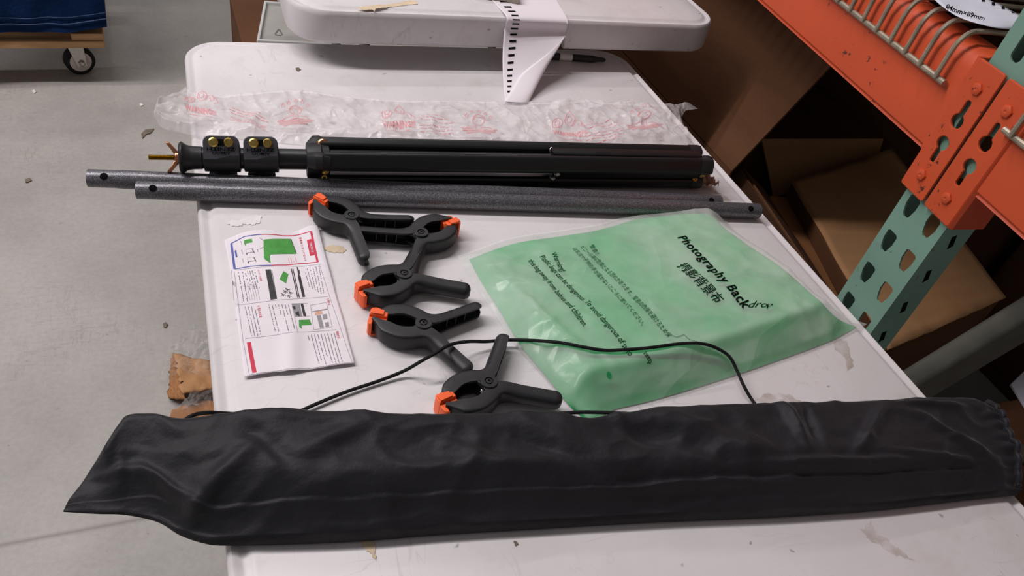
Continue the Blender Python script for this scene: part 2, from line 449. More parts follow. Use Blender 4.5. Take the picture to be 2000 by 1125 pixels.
# ------------------------------------------------------------------ paper strip hanging from the upper table, with the small box and the pen
def hanging_paper():
    Ltop, Rtop = on_z(940, -25, UT+.001), on_z(1070, -30, UT+.001)
    Le, Re = Vector((.4885, -.0775, UT+.0012)), Vector((.598, -.0775, UT+.0012))
    def dep(k): return -.0785 - .114*k**1.6        # leaves the table edge and swings forward towards the bottom
    Lpx = [(986, 31), (985, 60), (982, 100), (982, 140), (984, 170), (986, 196)]
    Rpx = [(1107, 29), (1107, 63), (1093, 88), (1068, 128), (1050, 162), (1032, 198)]
    ks = [0, .12, .35, .6, .8, 1]
    L = catmull([Ltop, Ltop.lerp(Le, .6), Le]+[on_y(*a, dep(k)) for a, k in zip(Lpx[1:], ks[1:])], 6)
    R = catmull([Rtop, Rtop.lerp(Re, .6), Re]+[on_y(*a, dep(k)) for a, k in zip(Rpx[1:], ks[1:])], 6)
    n = len(L)-1
    def f(s, t):
        i = t*n; k = min(n-1, int(i)); fr = i-k
        a, b = L[k].lerp(L[k+1], fr), R[k].lerp(R[k+1], fr)
        curl = sstep(.45, .8, t)
        if s <= .8:
            q = a.lerp(b, s/.8)
            q.y -= .006*curl*sin(pi*s/.8)*.5
            return q
        # right margin rolls forward over the face, growing towards the bottom
        m = (s-.8)/.2; ang = m*pi*1.15*curl
        r = .010*curl+.0005
        dirv = (a-b).normalized(); q = b + dirv*(r*(1-cos(ang))*1.2) + Vector((0, -1, .25)).normalized()*(r*sin(ang)*.5+.010*m*curl)
        if m > .6: q += dirv*(.022*curl*(m-.6)/.4)
        return q
    o = build('printed_paper_strip', MB().grid(f, 40, 90), 'paper', None, smooth=180, solid=.0004)
    tag(o, 'white paper strip with black dashes hanging over the raised table edge, corner curled', 'paper')
    mb = MB()
    for j in range(24):
        t0 = .01+j*.049
        if t0 > .97: break
        for (sa, sb, ta, tb) in ((.075, .165, t0, t0+.0145),):
            g = MB().grid(lambda a, b: f(sa+(sb-sa)*a, ta+(tb-ta)*b)+Vector((0, -.0007, .0005)), 3, 3); mb.merge(g)
    plabel(build('black_dashes', mb, 'dark_text', o), 'row of black printed dashes')
    return o
hanging_paper()
p0, p1 = on_z(963, 0, UT+.0016), on_z(1013, 8, UT+.0016)
ex = (p1-p0); ex.z = 0; ln = ex.length; ex.normalize(); ey = Vector((-ex.y, ex.x, 0))
bx = MB().box((-.03, 0, 0), (ln, .07, .012), Matrix.Translation(p0) @ Matrix((( ex.x, ey.x, 0, 0), (ex.y, ey.y, 0, 0), (0, 0, 1, 0), (0, 0, 0, 1))))
tag(build('small_box', bx, 'card_edge', None, bevel=.001), 'thin grey box lying on the paper strip, cut by the top of the picture', 'box')
pa, pb = on_z(1030, 106, TZ+.0062), on_z(1182, 117, TZ+.0055)
pen = thing('marker_pen', 'black marker pen lying in the shadow of the raised table', 'pen', pa)
ax = (pb-pa); pl = ax.length
build('barrel', MB().lathe(pa, ax, [(0, .003), (.001, .0062), (pl*.83, .0062), (pl*.86, .0055), (pl*.9, .0042), (pl*.985, .0036), (pl, .0022)], 18), 'black_plastic', pen)
build('sticker', MB().lathe(pa, ax, [(pl*.40, .0064), (pl*.56, .0064)], 18, False), 'chip', pen)['label'] = 'white band round the pen'

# ------------------------------------------------------------------ crumpled poly bag with red print
def polybag():
    top = [(300, 214), (318, 196), (340, 184), (362, 166), (376, 178), (402, 180), (432, 186), (480, 181), (560, 173), (620, 178), (660, 184), (740, 192), (800, 195), (880, 194), (960, 197), (1040, 199), (1100, 198), (1150, 194), (1200, 200), (1290, 204), (1325, 205), (1346, 198), (1364, 210)]
    bot = [(301, 226), (310, 244), (322, 252), (366, 262), (440, 268), (520, 276), (600, 283), (700, 289), (800, 292), (900, 294), (1000, 296), (1080, 297), (1160, 298), (1240, 298), (1310, 296), (1345, 288), (1352, 270)]
    A = [on_z(u, v, TZ+.004) for u, v in top]; B = [on_z(u, v, TZ+.002) for u, v in bot]
    C = [A[0], B[0]]; D = [A[-1], on_z(1340, 213, TZ+.004), on_z(1332, 226, TZ+.004), on_z(1338, 245, TZ+.004), B[-1]]
    cf = coons(A, B, C, D)
    def f(s, t):
        p = cf(s, t)
        e = min(1, min(t, 1-t)/.12)*min(1, min(s, 1-s)/.02)
        x, y = p.x, p.y
        r1 = 1-abs(N(x*16+1.7, y*16, 2))*2.2; r2 = 1-abs(N(x*40, y*34, 9))*2.4; r3 = N(x*90, y*90, 5)
        v = noise.voronoi(Vector((x*22, y*22, .3)))[0]; vv = min(1, (v[1]-v[0])*2.2)
        lo = .5+.5*N(x*4, y*5, 1)
        amt = .35+.65*sstep(.38, .62, lo)
        h = (.0045*max(0, r1)+.003*max(0, r2)*amt+.0012*r3+.005*(1-vv)*amt)*e
        if s < .07: h += .010*(1-s/.07)*abs(sin(t*9))*e
        p.z = TZ+.0016+.003*e+max(0, h)
        return p
    o = build('plastic_bag', MB().grid(f, 460, 64), 'polybag', None, smooth=180)
    tag(o, 'crumpled clear plastic bag with red warning print behind the light stand', 'plastic bag')
    bv = bvh_of(o); mb = MB(); z = TZ+.006
    def flush(name, label):
        nonlocal mb
        plabel(build(name, mb, 'print_pink', o, smooth=180), label); mb = MB()
    def lines(x0, y0, x1, y1, n, dy, wd=.0011, slope=0):
        for i in range(n):
            a = random.uniform(0, .12)*(x1-x0); b = random.uniform(0, .25)*(x1-x0)
            if i in (3,) : continue
            u = x0+a; U = x1-b; k = 0
            while u < U:
                w_ = random.uniform(5, 13); e = min(U, u+w_)
                fr0 = (u-x0)/(x1-x0); fr1 = (e-x0)/(x1-x0)
                px_line(mb, bv, [(u, y0+(y1-y0)*fr0+i*dy), (e, y0+(y1-y0)*fr1+i*dy)], z, wd, .0009); u = e+2.4
    def warn(x, y, sl=.05, w_=64):
        px_text(mb, bv, 'WARNING!!!', (x, y), (x+w_, y+w_*sl), (x-1, y-11), z, .015, .0009)
        px_line(mb, bv, [(x+6, y+5), (x+w_-8, y+5+w_*sl)], z, .0008, .0009)
        # skull bubble and sleeping child outline
        cx, cy = x+8, y-24
        px_line(mb, bv, [(cx+10*cos(a*.5236), cy+8*sin(a*.5236)) for a in range(13)], z, .0009, .0009)
        px_line(mb, bv, [(cx+5*cos(a*.785), cy-1+4*sin(a*.785)) for a in range(9)], z, .0009, .0009)
        px_line(mb, bv, [(cx-3, cy+3), (cx-3, cy+6), (cx+3, cy+6), (cx+3, cy+3)], z, .0009, .0009)
        hx, hy = x+31, y-31
        px_line(mb, bv, [(hx-9, hy+3), (hx-5, hy-8), (hx+1, hy-16), (hx+7, hy-7), (hx+11, hy+2), (hx+6, hy+9), (hx-3, hy+9), (hx-9, hy+3)], z, .0009, .0009)
        px_line(mb, bv, [(hx+5*cos(a*.785), hy+1+4.5*sin(a*.785)) for a in range(9)], z, .0008, .0009)
        px_line(mb, bv, [(hx+8, hy+10), (hx+14, hy+3), (hx+22, hy+4), (hx+25, hy+12), (hx+18, hy+13), (hx+16, hy+8)], z, .0009, .0009)
        px_line(mb, bv, [(hx+22, hy+6), (hx+30, hy+13), (hx+33, hy+17), (hx+24, hy+18)], z, .0009, .0009)
    def star(x, y, r):
        px_line(mb, bv, [(x+(r if k % 2 == 0 else r*.45)*sin(k*pi/5), y-(r if k % 2 == 0 else r*.45)*.85*cos(k*pi/5)) for k in range(11)], z, .0007, .0009)
    def kid(x, y, sl=0):
        for i, (dx, dy) in enumerate(((-24, -28), (-13, -34), (0, -37), (13, -34), (24, -28))): star(x+dx, y+dy+sl*dx, 4.5)
        px_line(mb, bv, [(x+12*cos(a*.5236), y-20+9*sin(a*.5236)) for a in range(13)], z, .001, .0009)
        px_line(mb, bv, [(x-11, y-21), (x-6, y-25), (x, y-23), (x+6, y-25), (x+11, y-21)], z, .001, .0009)
        for dx in (-4, 4): px_line(mb, bv, [(x+dx-1, y-18), (x+dx+1, y-18)], z, .0012, .0009)
        px_line(mb, bv, [(x-4, y-10), (x-6, y-2), (x+6, y-2), (x+4, y-10)], z, .0009, .0009)
        px_line(mb, bv, [(x-7, y-7), (x-20, y-4), (x-26, y+1)], z, .0009, .0009); px_line(mb, bv, [(x+7, y-7), (x+20, y-5), (x+26, y-1)], z, .0009, .0009)
        for i, hw in enumerate((36, 33, 32, 24)): px_line(mb, bv, [(x-hw, y+1+i*2.6+sl*-hw), (x+hw, y+1+i*2.6+sl*hw)], z, .0013, .0009)
    warn(363, 223, .14, 60)
    flush('warning_print', 'red print reading WARNING with skull and sleeping child outline')
    lines(447, 213, 528, 236, 7, 4.0, slope=.2)
    flush('small_print', 'rows of tiny red print')
    kid(577, 240, -.01)
    flush('picture_print', 'red child outline under five stars')
    warn(747, 254)
    flush('warning_print', 'red print reading WARNING with skull and sleeping child outline')
    lines(815, 229, 890, 236, 8, 5.0)
    flush('small_print', 'rows of tiny red print')
    kid(934, 259, .03)
    flush('picture_print', 'red child outline under five stars')
    warn(1079, 270)
    flush('warning_print', 'red print reading WARNING with skull and sleeping child outline')
    lines(1140, 247, 1218, 238, 8, 5.4)
    flush('small_print', 'rows of tiny red print')
    kid(1256, 251, -.05)
    flush('picture_print', 'red child outline under five stars')
polybag()

# ------------------------------------------------------------------ tripod light stand
def light_stand():
    zc = TZ+.035
    S, E = on_z(290, 307, zc), on_z(1384, 322, zc)
    a = (E-S).normalized(); b = UP.cross(a).normalized(); L = (E-S).length
    def u(x):
        y = 307+15*(x-290)/1094; return (on_z(x, y, zc)-S).dot(a)
    t = thing('light_stand', 'folded black tripod light stand lying in front of the crumpled plastic bag', 'tripod stand', on_z(836, 314, TZ))
    P = lambda uu, f, r=0: S + a*uu + (b*cos(f)*-1 + UP*sin(f))*r       # f: angle from the front (-Y) upwards
    def lz(u0, prof, n=28): return MB().lathe(S+a*u0, a, prof, n)
    # threaded screw
    pr = []; n = 26; l0 = u(290); l1 = u(348)
    for i in range(n):
        pr += [(l0+(l1-l0)*i/n, .0026), (l0+(l1-l0)*(i+.5)/n, .0034)]
    build('screw', MB().lathe(S, a, pr, 14), 'screw_gold', t)
    mb = lz(0, [(u(341), .004), (u(343), .0075), (u(353), .0075), (u(354), .004)], 18)
    for sg in (1, -1):
        d = (UP*.82+b*.57)*sg
        q = S+a*u(346)
        ring = []
        for k, (rr, du, hw, th) in enumerate(((.004, 0, .0055, .0030), (.009, -.003, .0055, .0026), (.0145, -.0075, .0055, .0024), (.0175, -.0095, .0045, .0020))):
            c = q+d*rr+a*du; e = a.cross(d).normalized()
            ring.append([c+a*(-th)+e*hw, c+a*th+e*hw, c+a*th-e*hw, c-a*th-e*hw])
        mb.loft(ring)
    plabel(build('wing_nut', mb, 'copper', t, bevel=.0008), 'copper-coloured wing nut')
    build('spigot_flange', lz(0, [(u(351), .0165), (u(351)+.0015, .0185), (u(357), .0185), (u(360), .0170), (u(366), .0148), (u(376), .0136), (u(395), .0132), (u(396), .0125)]), 'black_plastic', t)
    view = (b*-cos(radians(35))+UP*sin(radians(35)))       # faces the viewer's side
    upv = (b*sin(radians(35))+UP*cos(radians(35)))
    for ci, (xa, xb) in enumerate(((398, 471), (476, 545))):
        c = build('locking_collar', lz(0, [(u(xa), .0125), (u(xa)+.0008, .0158), (u(xb)-.001, .0164), (u(xb), .0125)]), 'black_plastic', t)
        ua, ub = u(xa+1), u(xb-2)
        Mx = Matrix(((a.x, upv.x, view.x, 0), (a.y, upv.y, view.y, 0), (a.z, upv.z, view.z, 0), (0, 0, 0, 1)))
        mo = Matrix.Translation(S) @ Mx
        vs, fs = curve_mesh([[(ua, -.002), (ub, -.002)] + [(ub-.008+.008*cos(radians(k*15)), .0175+.008*sin(radians(k*15))) for k in range(7)] + [(ua+.008+.008*cos(radians(90+k*15)), .0175+.008*sin(radians(90+k*15))) for k in range(7)]], .020, .001)
        ear = MB().add([mo @ (v+Vector((0, 0, .006))) for v in vs], fs)
        build('clamp_ear', ear, 'lit_ear_plastic', c)
        um = (ua+ub)/2
        build('slot', MB().box((um-.005, .0140, .0155), (um+.005, .0215, .0164), mo), 'dark_text', c)
        for k, uu in enumerate((ua+.0115, ub-.0115)):
            o2 = mo @ Vector((uu, .0178, .0155))
            build('bolt', MB().lathe(o2, view, [(0, .0054), (.0018, .0054), (.0028, .0045), (.0028, .003), (.0012, .0025)] if k else [(0, .0054), (.0018, .0055), (.003, .0040)], 18 if k else 18), 'brass', c)
        # raised lettering, upside down as it lies
        tm = MB()
        for body, yy, hh, wd in (('ZENITH', .0117, .0040, .031), ('AIMOO', .0069, .0032, .020)):
            vs, fs = text_mesh(body, .02); x0 = min(v.x for v in vs); W = max(v.x for v in vs)-x0
            def zsurf(y): return .0163
            tm.add([mo @ Vector((um+wd/2-(v.x-x0)*wd/W, yy-v.y*hh/.73, .0168)) for v in vs], fs)
        plabel(build('embossed_lettering', tm, 'dark_text', c, smooth=180), 'dark lettering reading ZENITH upside down')
        # locking knob below
        kd = (b*-.35-UP).normalized()
        kz = .014; ko = S+a*um+b*-.004
        build('knob', MB().lathe(ko, -UP, [(.010, .008), (.018, .008), (.0195, .016), (.0312, .0165), (.032, .0155)], 20), 'black_plastic', c)
    build('column', lz(0, [(u(396), .0125), (u(1372), .0125), (u(1374), .0135), (u(1382), .0135), (u(1386), .012), (u(1387), .008)]), 'black_metal', t)
    # three-lobed hub
    PH = [radians(28), radians(162), radians(285)]
    def lobes(uu, base, lob):
        ring = []
        for k in range(72):
            f = 2*pi*k/72; g = 0
            for ph in PH:
                d = abs((f-ph+pi) % (2*pi)-pi); g = max(g, math.exp(-(d/.42)**4))
            ring.append(P(uu, f, base+lob*g))
        return ring
    hb = MB().loft([lobes(u(598), .0165, .002), lobes(u(599), .018, .004), lobes(u(613), .019, .0145), lobes(u(626), .019, .0150), lobes(u(629), .0175, .0150), lobes(u(642), .0165, .0145), lobes(u(643.5), .0150, .0125)])
    build('hub', hb, 'black_plastic', t, smooth=30)
    for i, ph in enumerate(PH):
        # leg: rounded channel
        f = ph; rad = (b*cos(f)*-1+UP*sin(f)); tan = a.cross(rad)
        rings = []
        for uu in (u(630), u(1364 if i != 1 else 1356)):
            c = S+a*uu+rad*(.0205 if i != 2 else .0245)
            rings.append([c+rad*y+tan*x for x, y in rrect(-.0115, -.0075, .0115, .0085, .005, 5)])
        lg = build('leg', MB().loft(rings), 'black_metal', t)
        build('foot', MB().loft([[c2+a*(u(1364)+d-u(1364)) for c2 in [S+a*(u(1350))+rad*(.0205 if i != 2 else .0245)+rad*y*k+tan*x*k for x, y in rrect(-.0120, -.008, .0120, .009, .0052, 5)]] for d, k in ((0, 1), (.014, 1), (.019, .9))]), 'black_plastic', lg)
        # flat brace between this leg and the next
        f2 = ph+radians(58); rad2 = (b*cos(f2)*-1+UP*sin(f2)); tan2 = a.cross(rad2)
        build('brace', MB().loft([[S+a*uu+rad2*.0175+rad2*y+tan2*x for x, y in rrect(-.0075, -.003, .0075, .003, .0022, 3)] for uu in (u(1072), u(1358))]), 'black_metal', t)
        d1 = view if i != 0 else (view*.2+upv*-1).normalized()
        for xx, big in ((632, 1), (1078, 0), (1356, 0)):
            c = S+a*u(xx)+rad*(.0235 if big else .0215)
            if i == 0: c = S+a*u(xx)+rad*.0205-upv*.0105
            o2 = c+d1*(.0095 if i else .002)
            m = 'copper' if (big and i == 1) else ('steel' if xx == 1078 else 'brass')
            R = .0066 if (big and i == 1) else .0042
            build('bolt', MB().lathe(o2, d1, [(-.004, R*.8), (0, R), (.0018, R), (.003, R*.75), (.003, R*.45), (.0016, R*.4)], 16), m, t)
    c = S+a*u(1089)+(b*-cos(PH[1])+UP*sin(PH[1]))*.022
    build('bolt', MB().lathe(c+view*.0095, view, [(-.004, .003), (0, .0036), (.0018, .0036), (.0028, .0026)], 16), 'steel', t)
light_stand()

# ------------------------------------------------------------------ two hammered grey crossbar tubes
def rod(label, pl_, pr_, sw, hole_r, r=.0108):
    z = TZ+r+.0004
    A, B = on_z(*pl_, z), on_z(*pr_, z)
    a = (B-A).normalized(); L = (B-A).length
    t = thing('crossbar_tube', label, 'metal tube', A.lerp(B, .5)-UP*(r), 'crossbar tubes of the backdrop stand')
    s = (on_z(pl_[0]+sw, pl_[1], z)-A).length
    # thin-walled tube: outside, end lips, inside
    prof = [(.03, r-.0022), (0, r-.0022), (0, r-.0009), (.0005, r-.0006), (s-.004, r-.0006), (s+.004, r), (L-.0006, r), (L, r-.0004), (L, r-.0016), (L-.03, r-.0016)]
    build('tube', MB().lathe(A, a, prof, 40, False), 'hammer', t)
    b = UP.cross(a).normalized(); vd = (b*-.62+UP*.78).normalized()
    for (uu, rr) in ((.0185, r-.0006), (L-.0185, r)):
        if uu > .1 and hole_r is None: continue
        # pin hole: dark disc painted for the shaded bore, following the tube wall
        rings = []
        for q in (.0042, .0036, .002, .0):
            ring = []
            for k in range(20):
                x = q*cos(2*pi*k/20); yv = q*sin(2*pi*k/20)
                h = math.sqrt(max(0, rr*rr-yv*yv))
                w_ = a.cross(vd)
                ring.append(A+a*(uu+x)+w_*yv+vd*(h+.00025-(.0 if q > .003 else .0)))
            rings.append(ring)
        build('pin_hole', MB().loft(rings, True, False), 'dark_text', t, smooth=180)
    return t
rod('grey hammered metal tube farther from the viewer, next to the light stand', (172, 348), (1405, 396), 62, 1)
rod('grey hammered metal tube nearer to the viewer, end poking out past the green package', (267, 371), (1481, 412), 62, 1)

# ------------------------------------------------------------------ spring clamps
def clamp_arm(sg, zlo, zhi):
    """one arm as an inward-opening U channel swept from jaw tip to handle end (local frame: pivot at origin, +x to the handles)"""
    C = catmull([(-.0590 if sg < 0 else -.0565, .0035, 0), (-.048, .0105, 0), (-.037, .0168, 0), (-.024, .0195, 0), (-.011, .0170, 0), (.002, .0120, 0), (.013, .0150, 0), (.027, .0265, 0), (.041, .0380, 0), (.054, .0490, 0), (.0590, .0532, 0), (.0635, .0570, 0)], 8)
    n = len(C); mb = MB(); rings = []
    D = [0]
    for i in range(n-1): D.append(D[-1]+(C[i+1]-C[i]).length)
    for i, c in enumerate(C):
        t = (C[min(n-1, i+1)]-C[max(0, i-1)]).normalized(); nr = Vector((-t.y, t.x, 0))   # outward
        k = i/(n-1); de = D[-1]-D[i]
        wd = .0022+.0068*sstep(0, .16, k)
        wd += (.0080-wd)*sstep(.45, .6, k)
        zz = (zhi-zlo)/2; zc = (zhi+zlo)/2
        hh = zz*(.92+.08*sstep(0, .2, k))
        hh *= 1-.14*sstep(.5, .72, k)
        tip = math.sqrt(max(.02, 1-max(0, 1-de/.0085)**2)) if k > .6 else 1
        wd *= tip; hh *= .45+.55*tip
        ne = 7-4.6*sstep(.45, .62, k)          # jaws: flat top and bottom plates; handles: rounded backs
        outer = []
        for q in range(13):
            an = -pi/2+pi*q/12
            outer.append((-wd*.2+wd*1.2*abs(cos(an))**(2/ne), hh*math.copysign(abs(sin(an))**(2/ne), sin(an))))
        th = min(.0026, wd*.6)
        pts = [(-wd*.95, -hh)] + outer + [(-wd*.95, hh), (-wd*.95, hh-th)] + [(o-th if o > 0 else o, z_*(1-th/max(hh, .004))) for o, z_ in reversed(outer)] + [(-wd*.95, -hh+th)]
        rings.append([Vector((q.x, q.y*sg, q.z)) for q in (c+nr*o+Vector((0, 0, zc+z_)) for o, z_ in pts)])
    mb.loft(rings, True, True)
    # lugs round the pivot (one knuckle above, one below) and web to the hub
    for z0, z1 in ((zhi-.0055, zhi-.0005), (zlo+.0005, zlo+.0055)):
        pl_ = [(.0105*cos(radians(q)), .0105*sin(radians(q))) for q in range(-150, 31, 15)]
        lug = [(-.0125, .0125), (-.0095, .004)] + [(.0098*cos(radians(q)), .0098*sin(radians(q))) for q in range(190, 351, 16)] + [(.0105, .004), (.014, .0125), (.002, .012)]
        vs, fs = curve_mesh([lug], z1-z0, .0006, 1)
        mb.add([Vector((v.x, v.y*sg, v.z+(z0+z1)/2)) for v in vs], fs)
    # ribs across the handle channel
    for x, y in ((.0235, .0215), (.0335, .0300), (.0435, .0385)):
        d = Vector((.013, .0115, 0)).normalized(); nr = Vector((-d.y, d.x, 0))
        for dz in (zlo+.007, ):
            q = Vector((x, y, 0)); ring = [q-nr*.005+d*.0006, q-nr*.005-d*.0006, q+nr*.005-d*.0006, q+nr*.005+d*.0006]
            mb.loft([[Vector((p.x, p.y*sg, zlo+.003)) for p in ring], [Vector((p.x, p.y*sg, zhi-.003)) for p in ring]])
    return mb
def pad_mesh(sg, zlo, zhi):
    wall = [(-.0640, .0003), (-.0640, .0090), (-.0620, .0120), (-.0585, .0125), (-.0585, .0070), (-.0450, .0085), (-.0430, .0075), (-.0430, .0003)]
    vs, fs = curve_mesh([wall], zhi-zlo, .0010, 2)
    mb = MB().add([Vector((v.x, v.y*sg, v.z+(zhi+zlo)/2)) for v in vs], fs)
    for z0, z1 in (((zhi-.001, zhi+.0022), (zlo-.0012, zlo+.001)) if sg > 0 else ((zlo-.0012, zlo+.001),)):
        vs, fs = curve_mesh([[(-.0625, .001), (-.0625, .0085), (-.058, .011), (-.0475, .0085), (-.0475, .001)]], z1-z0, .0007, 1)
        mb.add([Vector((v.x, v.y*sg, v.z+(z0+z1)/2)) for v in vs], fs)
    return mb
def make_clamp():
    t = thing('spring_clamp', '', 'clamp')
    lo, hi = .0022, .0242
    for sg in (1, -1):
        ar = build('arm', clamp_arm(sg, lo+(.0 if sg > 0 else .0008), hi-(.0008 if sg > 0 else 0)), 'black_plastic', t, smooth=40, local=True)
        build('jaw_pad', pad_mesh(sg, .0015, .0235 if sg > 0 else .0205), 'orange_pad', ar, smooth=40, local=True)
    hub = MB().lathe((0, 0, hi-.0012), UP, [(0, .0100), (.0022, .0100), (.0028, .0094), (.0028, .0052), (.0008, .0050)], 28)
    hub.lathe((0, 0, hi-.0008), UP, [(.0, .0040), (.0022, .0038), (.0024, .0018), (.0012, .0016)], 6)
    hub.lathe((0, 0, 0.0006), UP, [(0, .0085), (.003, .0095)], 24)
    build('pivot_bolt', hub, 'black_plastic', t, smooth=40, local=True)
    sp = []
    for k in range(60):
        an = k*.55; sp.append((.0078*cos(an), .0078*sin(an), .0085+.0085*k/60))
    plabel(build('spring', MB().tube(sp, .0009, 6), 'steel', t, smooth=180, local=True), 'steel coil spring')
    return t
def copy_tree(o, parent=None):
    c = o.copy(); COL.objects.link(c)
    if parent is not None: c.parent = parent
    for ch in list(o.children): copy_tree(ch, c)
    return c
CL = [((687, 416), (795, 428), (716, 502), 'black spring clamp with orange jaw tips nearest the grey tubes, jaws pointing left'),
      ((823, 450), (708, 462), (775, 545), 'black spring clamp whose orange jaws point right toward the green package'),
      ((790, 530), (840, 440), (905, 562), 'black spring clamp whose handle nests in the handle of the right-facing clamp'),
      ((828, 627), (922, 600), (912, 718), 'black spring clamp with the cord lying across its lower handle'),
      ((956, 741), (975, 664), (1083, 782), 'black spring clamp nearest the black carry bag, its upper handle over the cord')]
proto = make_clamp()
for i, (pv, h1, h2, lab) in enumerate(CL):
    c = proto if i == 0 else copy_tree(proto)
    p = on_z(*pv, TZ+.026); q1 = on_z(*h1, TZ+.018)-p; q2 = on_z(*h2, TZ+.018)-p
    q1.z = q2.z = 0
    ax = q1.normalized()+q2.normalized()
    c.scale = (.87, .87, .92); c.location = (p.x, p.y, TZ+.0006); c.rotation_euler = (0, 0, math.atan2(ax.y, ax.x))
    c['label'] = lab; c['group'] = 'spring clamps on the table'

# ------------------------------------------------------------------ instruction leaflet
def leaflet():
    z = TZ+.002
    A = catmull([on_z(*q, z) for q in ((438, 468), (478, 457), (528, 455), (575, 452), (606, 445), (622, 445))], 6)
    B = catmull([on_z(*q, z) for q in ((477, 738), (530, 730), (560, 728), (620, 720), (693, 711))], 6)
    C = catmull([on_z(*q, z) for q in ((438, 468), (455, 560), (466, 650), (477, 738))], 6)
    D = catmull([on_z(*q, z) for q in ((622, 445), (650, 550), (675, 640), (693, 711))], 6)
    cf = coons(A, B, C, D)
    def f(s, t):
        p = cf(s, t)
        k = (1-t)**2
        h = k*(.0055*sin(pi*min(1, s*1.25))**2+.004*sstep(.7, .95, s)*(1-sstep(.95, 1.02, s)*.6))
        h += .0030*math.exp(-((s-.42-.25*(1-t))/.10)**2)*sstep(.55, .9, t)
        h += .0022*sstep(.75, 1, t)*(.5+.5*sin(s*9))+.0012*sin(t*pi*3+1)**2
        p.z = TZ+.0008+h; return p
    o = build('instruction_leaflet', MB().grid(f, 60, 90), 'paper', None, smooth=180, solid=.0002, offset=1)
    tag(o, 'white printed instruction leaflet lying left of the spring clamps', 'leaflet')
    bv = bvh_of(o); K = {}
    G = ['']
    def mbk(k): return K.setdefault((k, G[0]), MB())
    # frame of the first panel: local basis from the pictured corners (content runs towards the right edge of the sheet)
    zz = TZ+.006
    q = lambda x, y: (430+x/7.033, 430+y/7.033)       # coordinates read off a 7x view of the upper half
    r = lambda x, y: (420+x/3.517, 430+y/3.517)
    w_ = lambda x, y: (480+x/6.25, 560+y/6.25)
    G[0] = 'title_frame'
    px_line(mbk('print_blue'), bv, [q(*a) for a in ((150, 285), (195, 625))], zz, .0024)
    px_line(mbk('print_blue'), bv, [q(*a) for a in ((150, 285), (330, 215), (560, 208))], zz, .0014); px_line(mbk('print_blue'), bv, [q(*a) for a in ((195, 625), (420, 603), (700, 603))], zz, .0014)
    px_line(mbk('print_red'), bv, [q(*a) for a in ((560, 208), (880, 200), (1060, 175), (1250, 150))], zz, .0014); px_line(mbk('print_red'), bv, [q(*a) for a in ((700, 603), (900, 590), (1100, 555), (1345, 550))], zz, .0014)
    px_line(mbk('print_red'), bv, [q(*a) for a in ((1248, 150), (1340, 550))], zz, .0024)
    G[0] = 'brand_block'
    px_quad(mbk('print_red'), bv, [q(1190, 255), q(1262, 245), q(1306, 450), q(1235, 458)], zz)
    mb = mbk('paper_text'); px_text(mb, bv, 'TEKYOTE', q(1228, 290), q(1258, 415), q(1256, 286), zz, .02, .0006)
    G[0] = 'title_text'
    px_text(mbk('print_red'), bv, '背景布スタンドセット', q(1083, 205), q(1160, 525), q(1110, 205), zz, .01)
    G[0] = 'main_picture'
    
    px_quad(mbk('print_green'), bv, [q(600, 275), q(965, 232), q(1048, 425), q(690, 462)], zz); px_quad(mbk('print_green'), bv, [q(596, 280), q(700, 300), q(690, 470), q(600, 500)], zz, 6, 6, .0004)
    px_quad(mbk('print_green'), bv, [q(598, 450), q(680, 455), q(692, 575), q(610, 520)], zz, 6, 6, .0004)
    G[0] = 'small_picture'
    px_quad(mbk('print_green'), bv, [q(330, 260), q(435, 255), q(445, 300), q(330, 310)], zz); px_quad(mbk('print_green'), bv, [q(330, 300), q(352, 300), q(350, 335), q(334, 322)], zz)
    G[0] = 'picture_lines'
    px_line(mbk('print_black'), bv, [q(540, 248), q(600, 290)], zz, .0005); G[0] = 'stand_line'; px_line(mbk('print_black'), bv, [q(545, 390), q(600, 365)], zz, .0005); G[0] = 'edge_line'; px_line(mbk('print_black'), bv, [q(970, 235), q(1048, 420)], zz, .0008)
    G[0] = 'small_picture'
    for x, y in ((345, 380), (368, 490)):
        px_quad(mbk('print_grey'), bv, [q(x, y), q(x+95, y-8), q(x+118, y+45), q(x+15, y+52)], zz)
        px_quad(mbk('paper_text'), bv, [q(x+6, y+5), q(x+88, y-2), q(x+106, y+40), q(x+18, y+46)], zz, 6, 6, .0005)
        px_quad(mbk('print_black'), bv, [q(x+10, y+50), q(x+26, y+50), q(x+24, y+78), q(x+14, y+66)], zz)
        px_line(mbk('print_black'), bv, [q(x+95, y), q(x+125, y+55)], zz, .0008)
    G[0] = 'caption_block'
    px_quad(mbk('print_blue'), bv, [q(195, 385), q(218, 378), q(235, 465), q(212, 472)], zz)
    def col(mb, x0, y0, x1, y1, fn, wd=.0009, dens=.85):
        """one column line of tiny characters running down the sheet"""
        n = max(3, int(math.hypot(x1-x0, y1-y0)/(26 if fn is q else 12.5)))
        for i in range(n):
            if random.random() > dens: continue
            a, b = i/n, (i+.72)/n
            px_line(mb, bv, [fn(x0+(x1-x0)*a, y0+(y1-y0)*a), fn(x0+(x1-x0)*b, y0+(y1-y0)*b)], zz, wd*random.uniform(.5, .8))
    G[0] = 'price_text'
    for k, ln_ in enumerate((70, 70, 70, 60)): col(mbk('print_pink'), 935+k*33, 490-k*4, 950+k*33, 490+ln_-k*4, q, .0011)
    G[0] = 'caption_text'
    for k in range(3): col(mbk('print_grey'), 282+k*10, 270+k*110, 300+k*10, 330+k*110, q, .001)
    G[0] = 'caption_text'
    col(mbk('print_blue'), 510, 390, 525, 445, q, .0011)
    # second panel
    G[0] = 'panel_rule'
    px_line(mbk('print_grey'), bv, [q(150, 640), q(190, 1110)], zz, .0004); px_line(mbk('print_grey'), bv, [q(240, 640), q(1390, 580)], zz, .0004)
    G[0] = 'bag_picture'
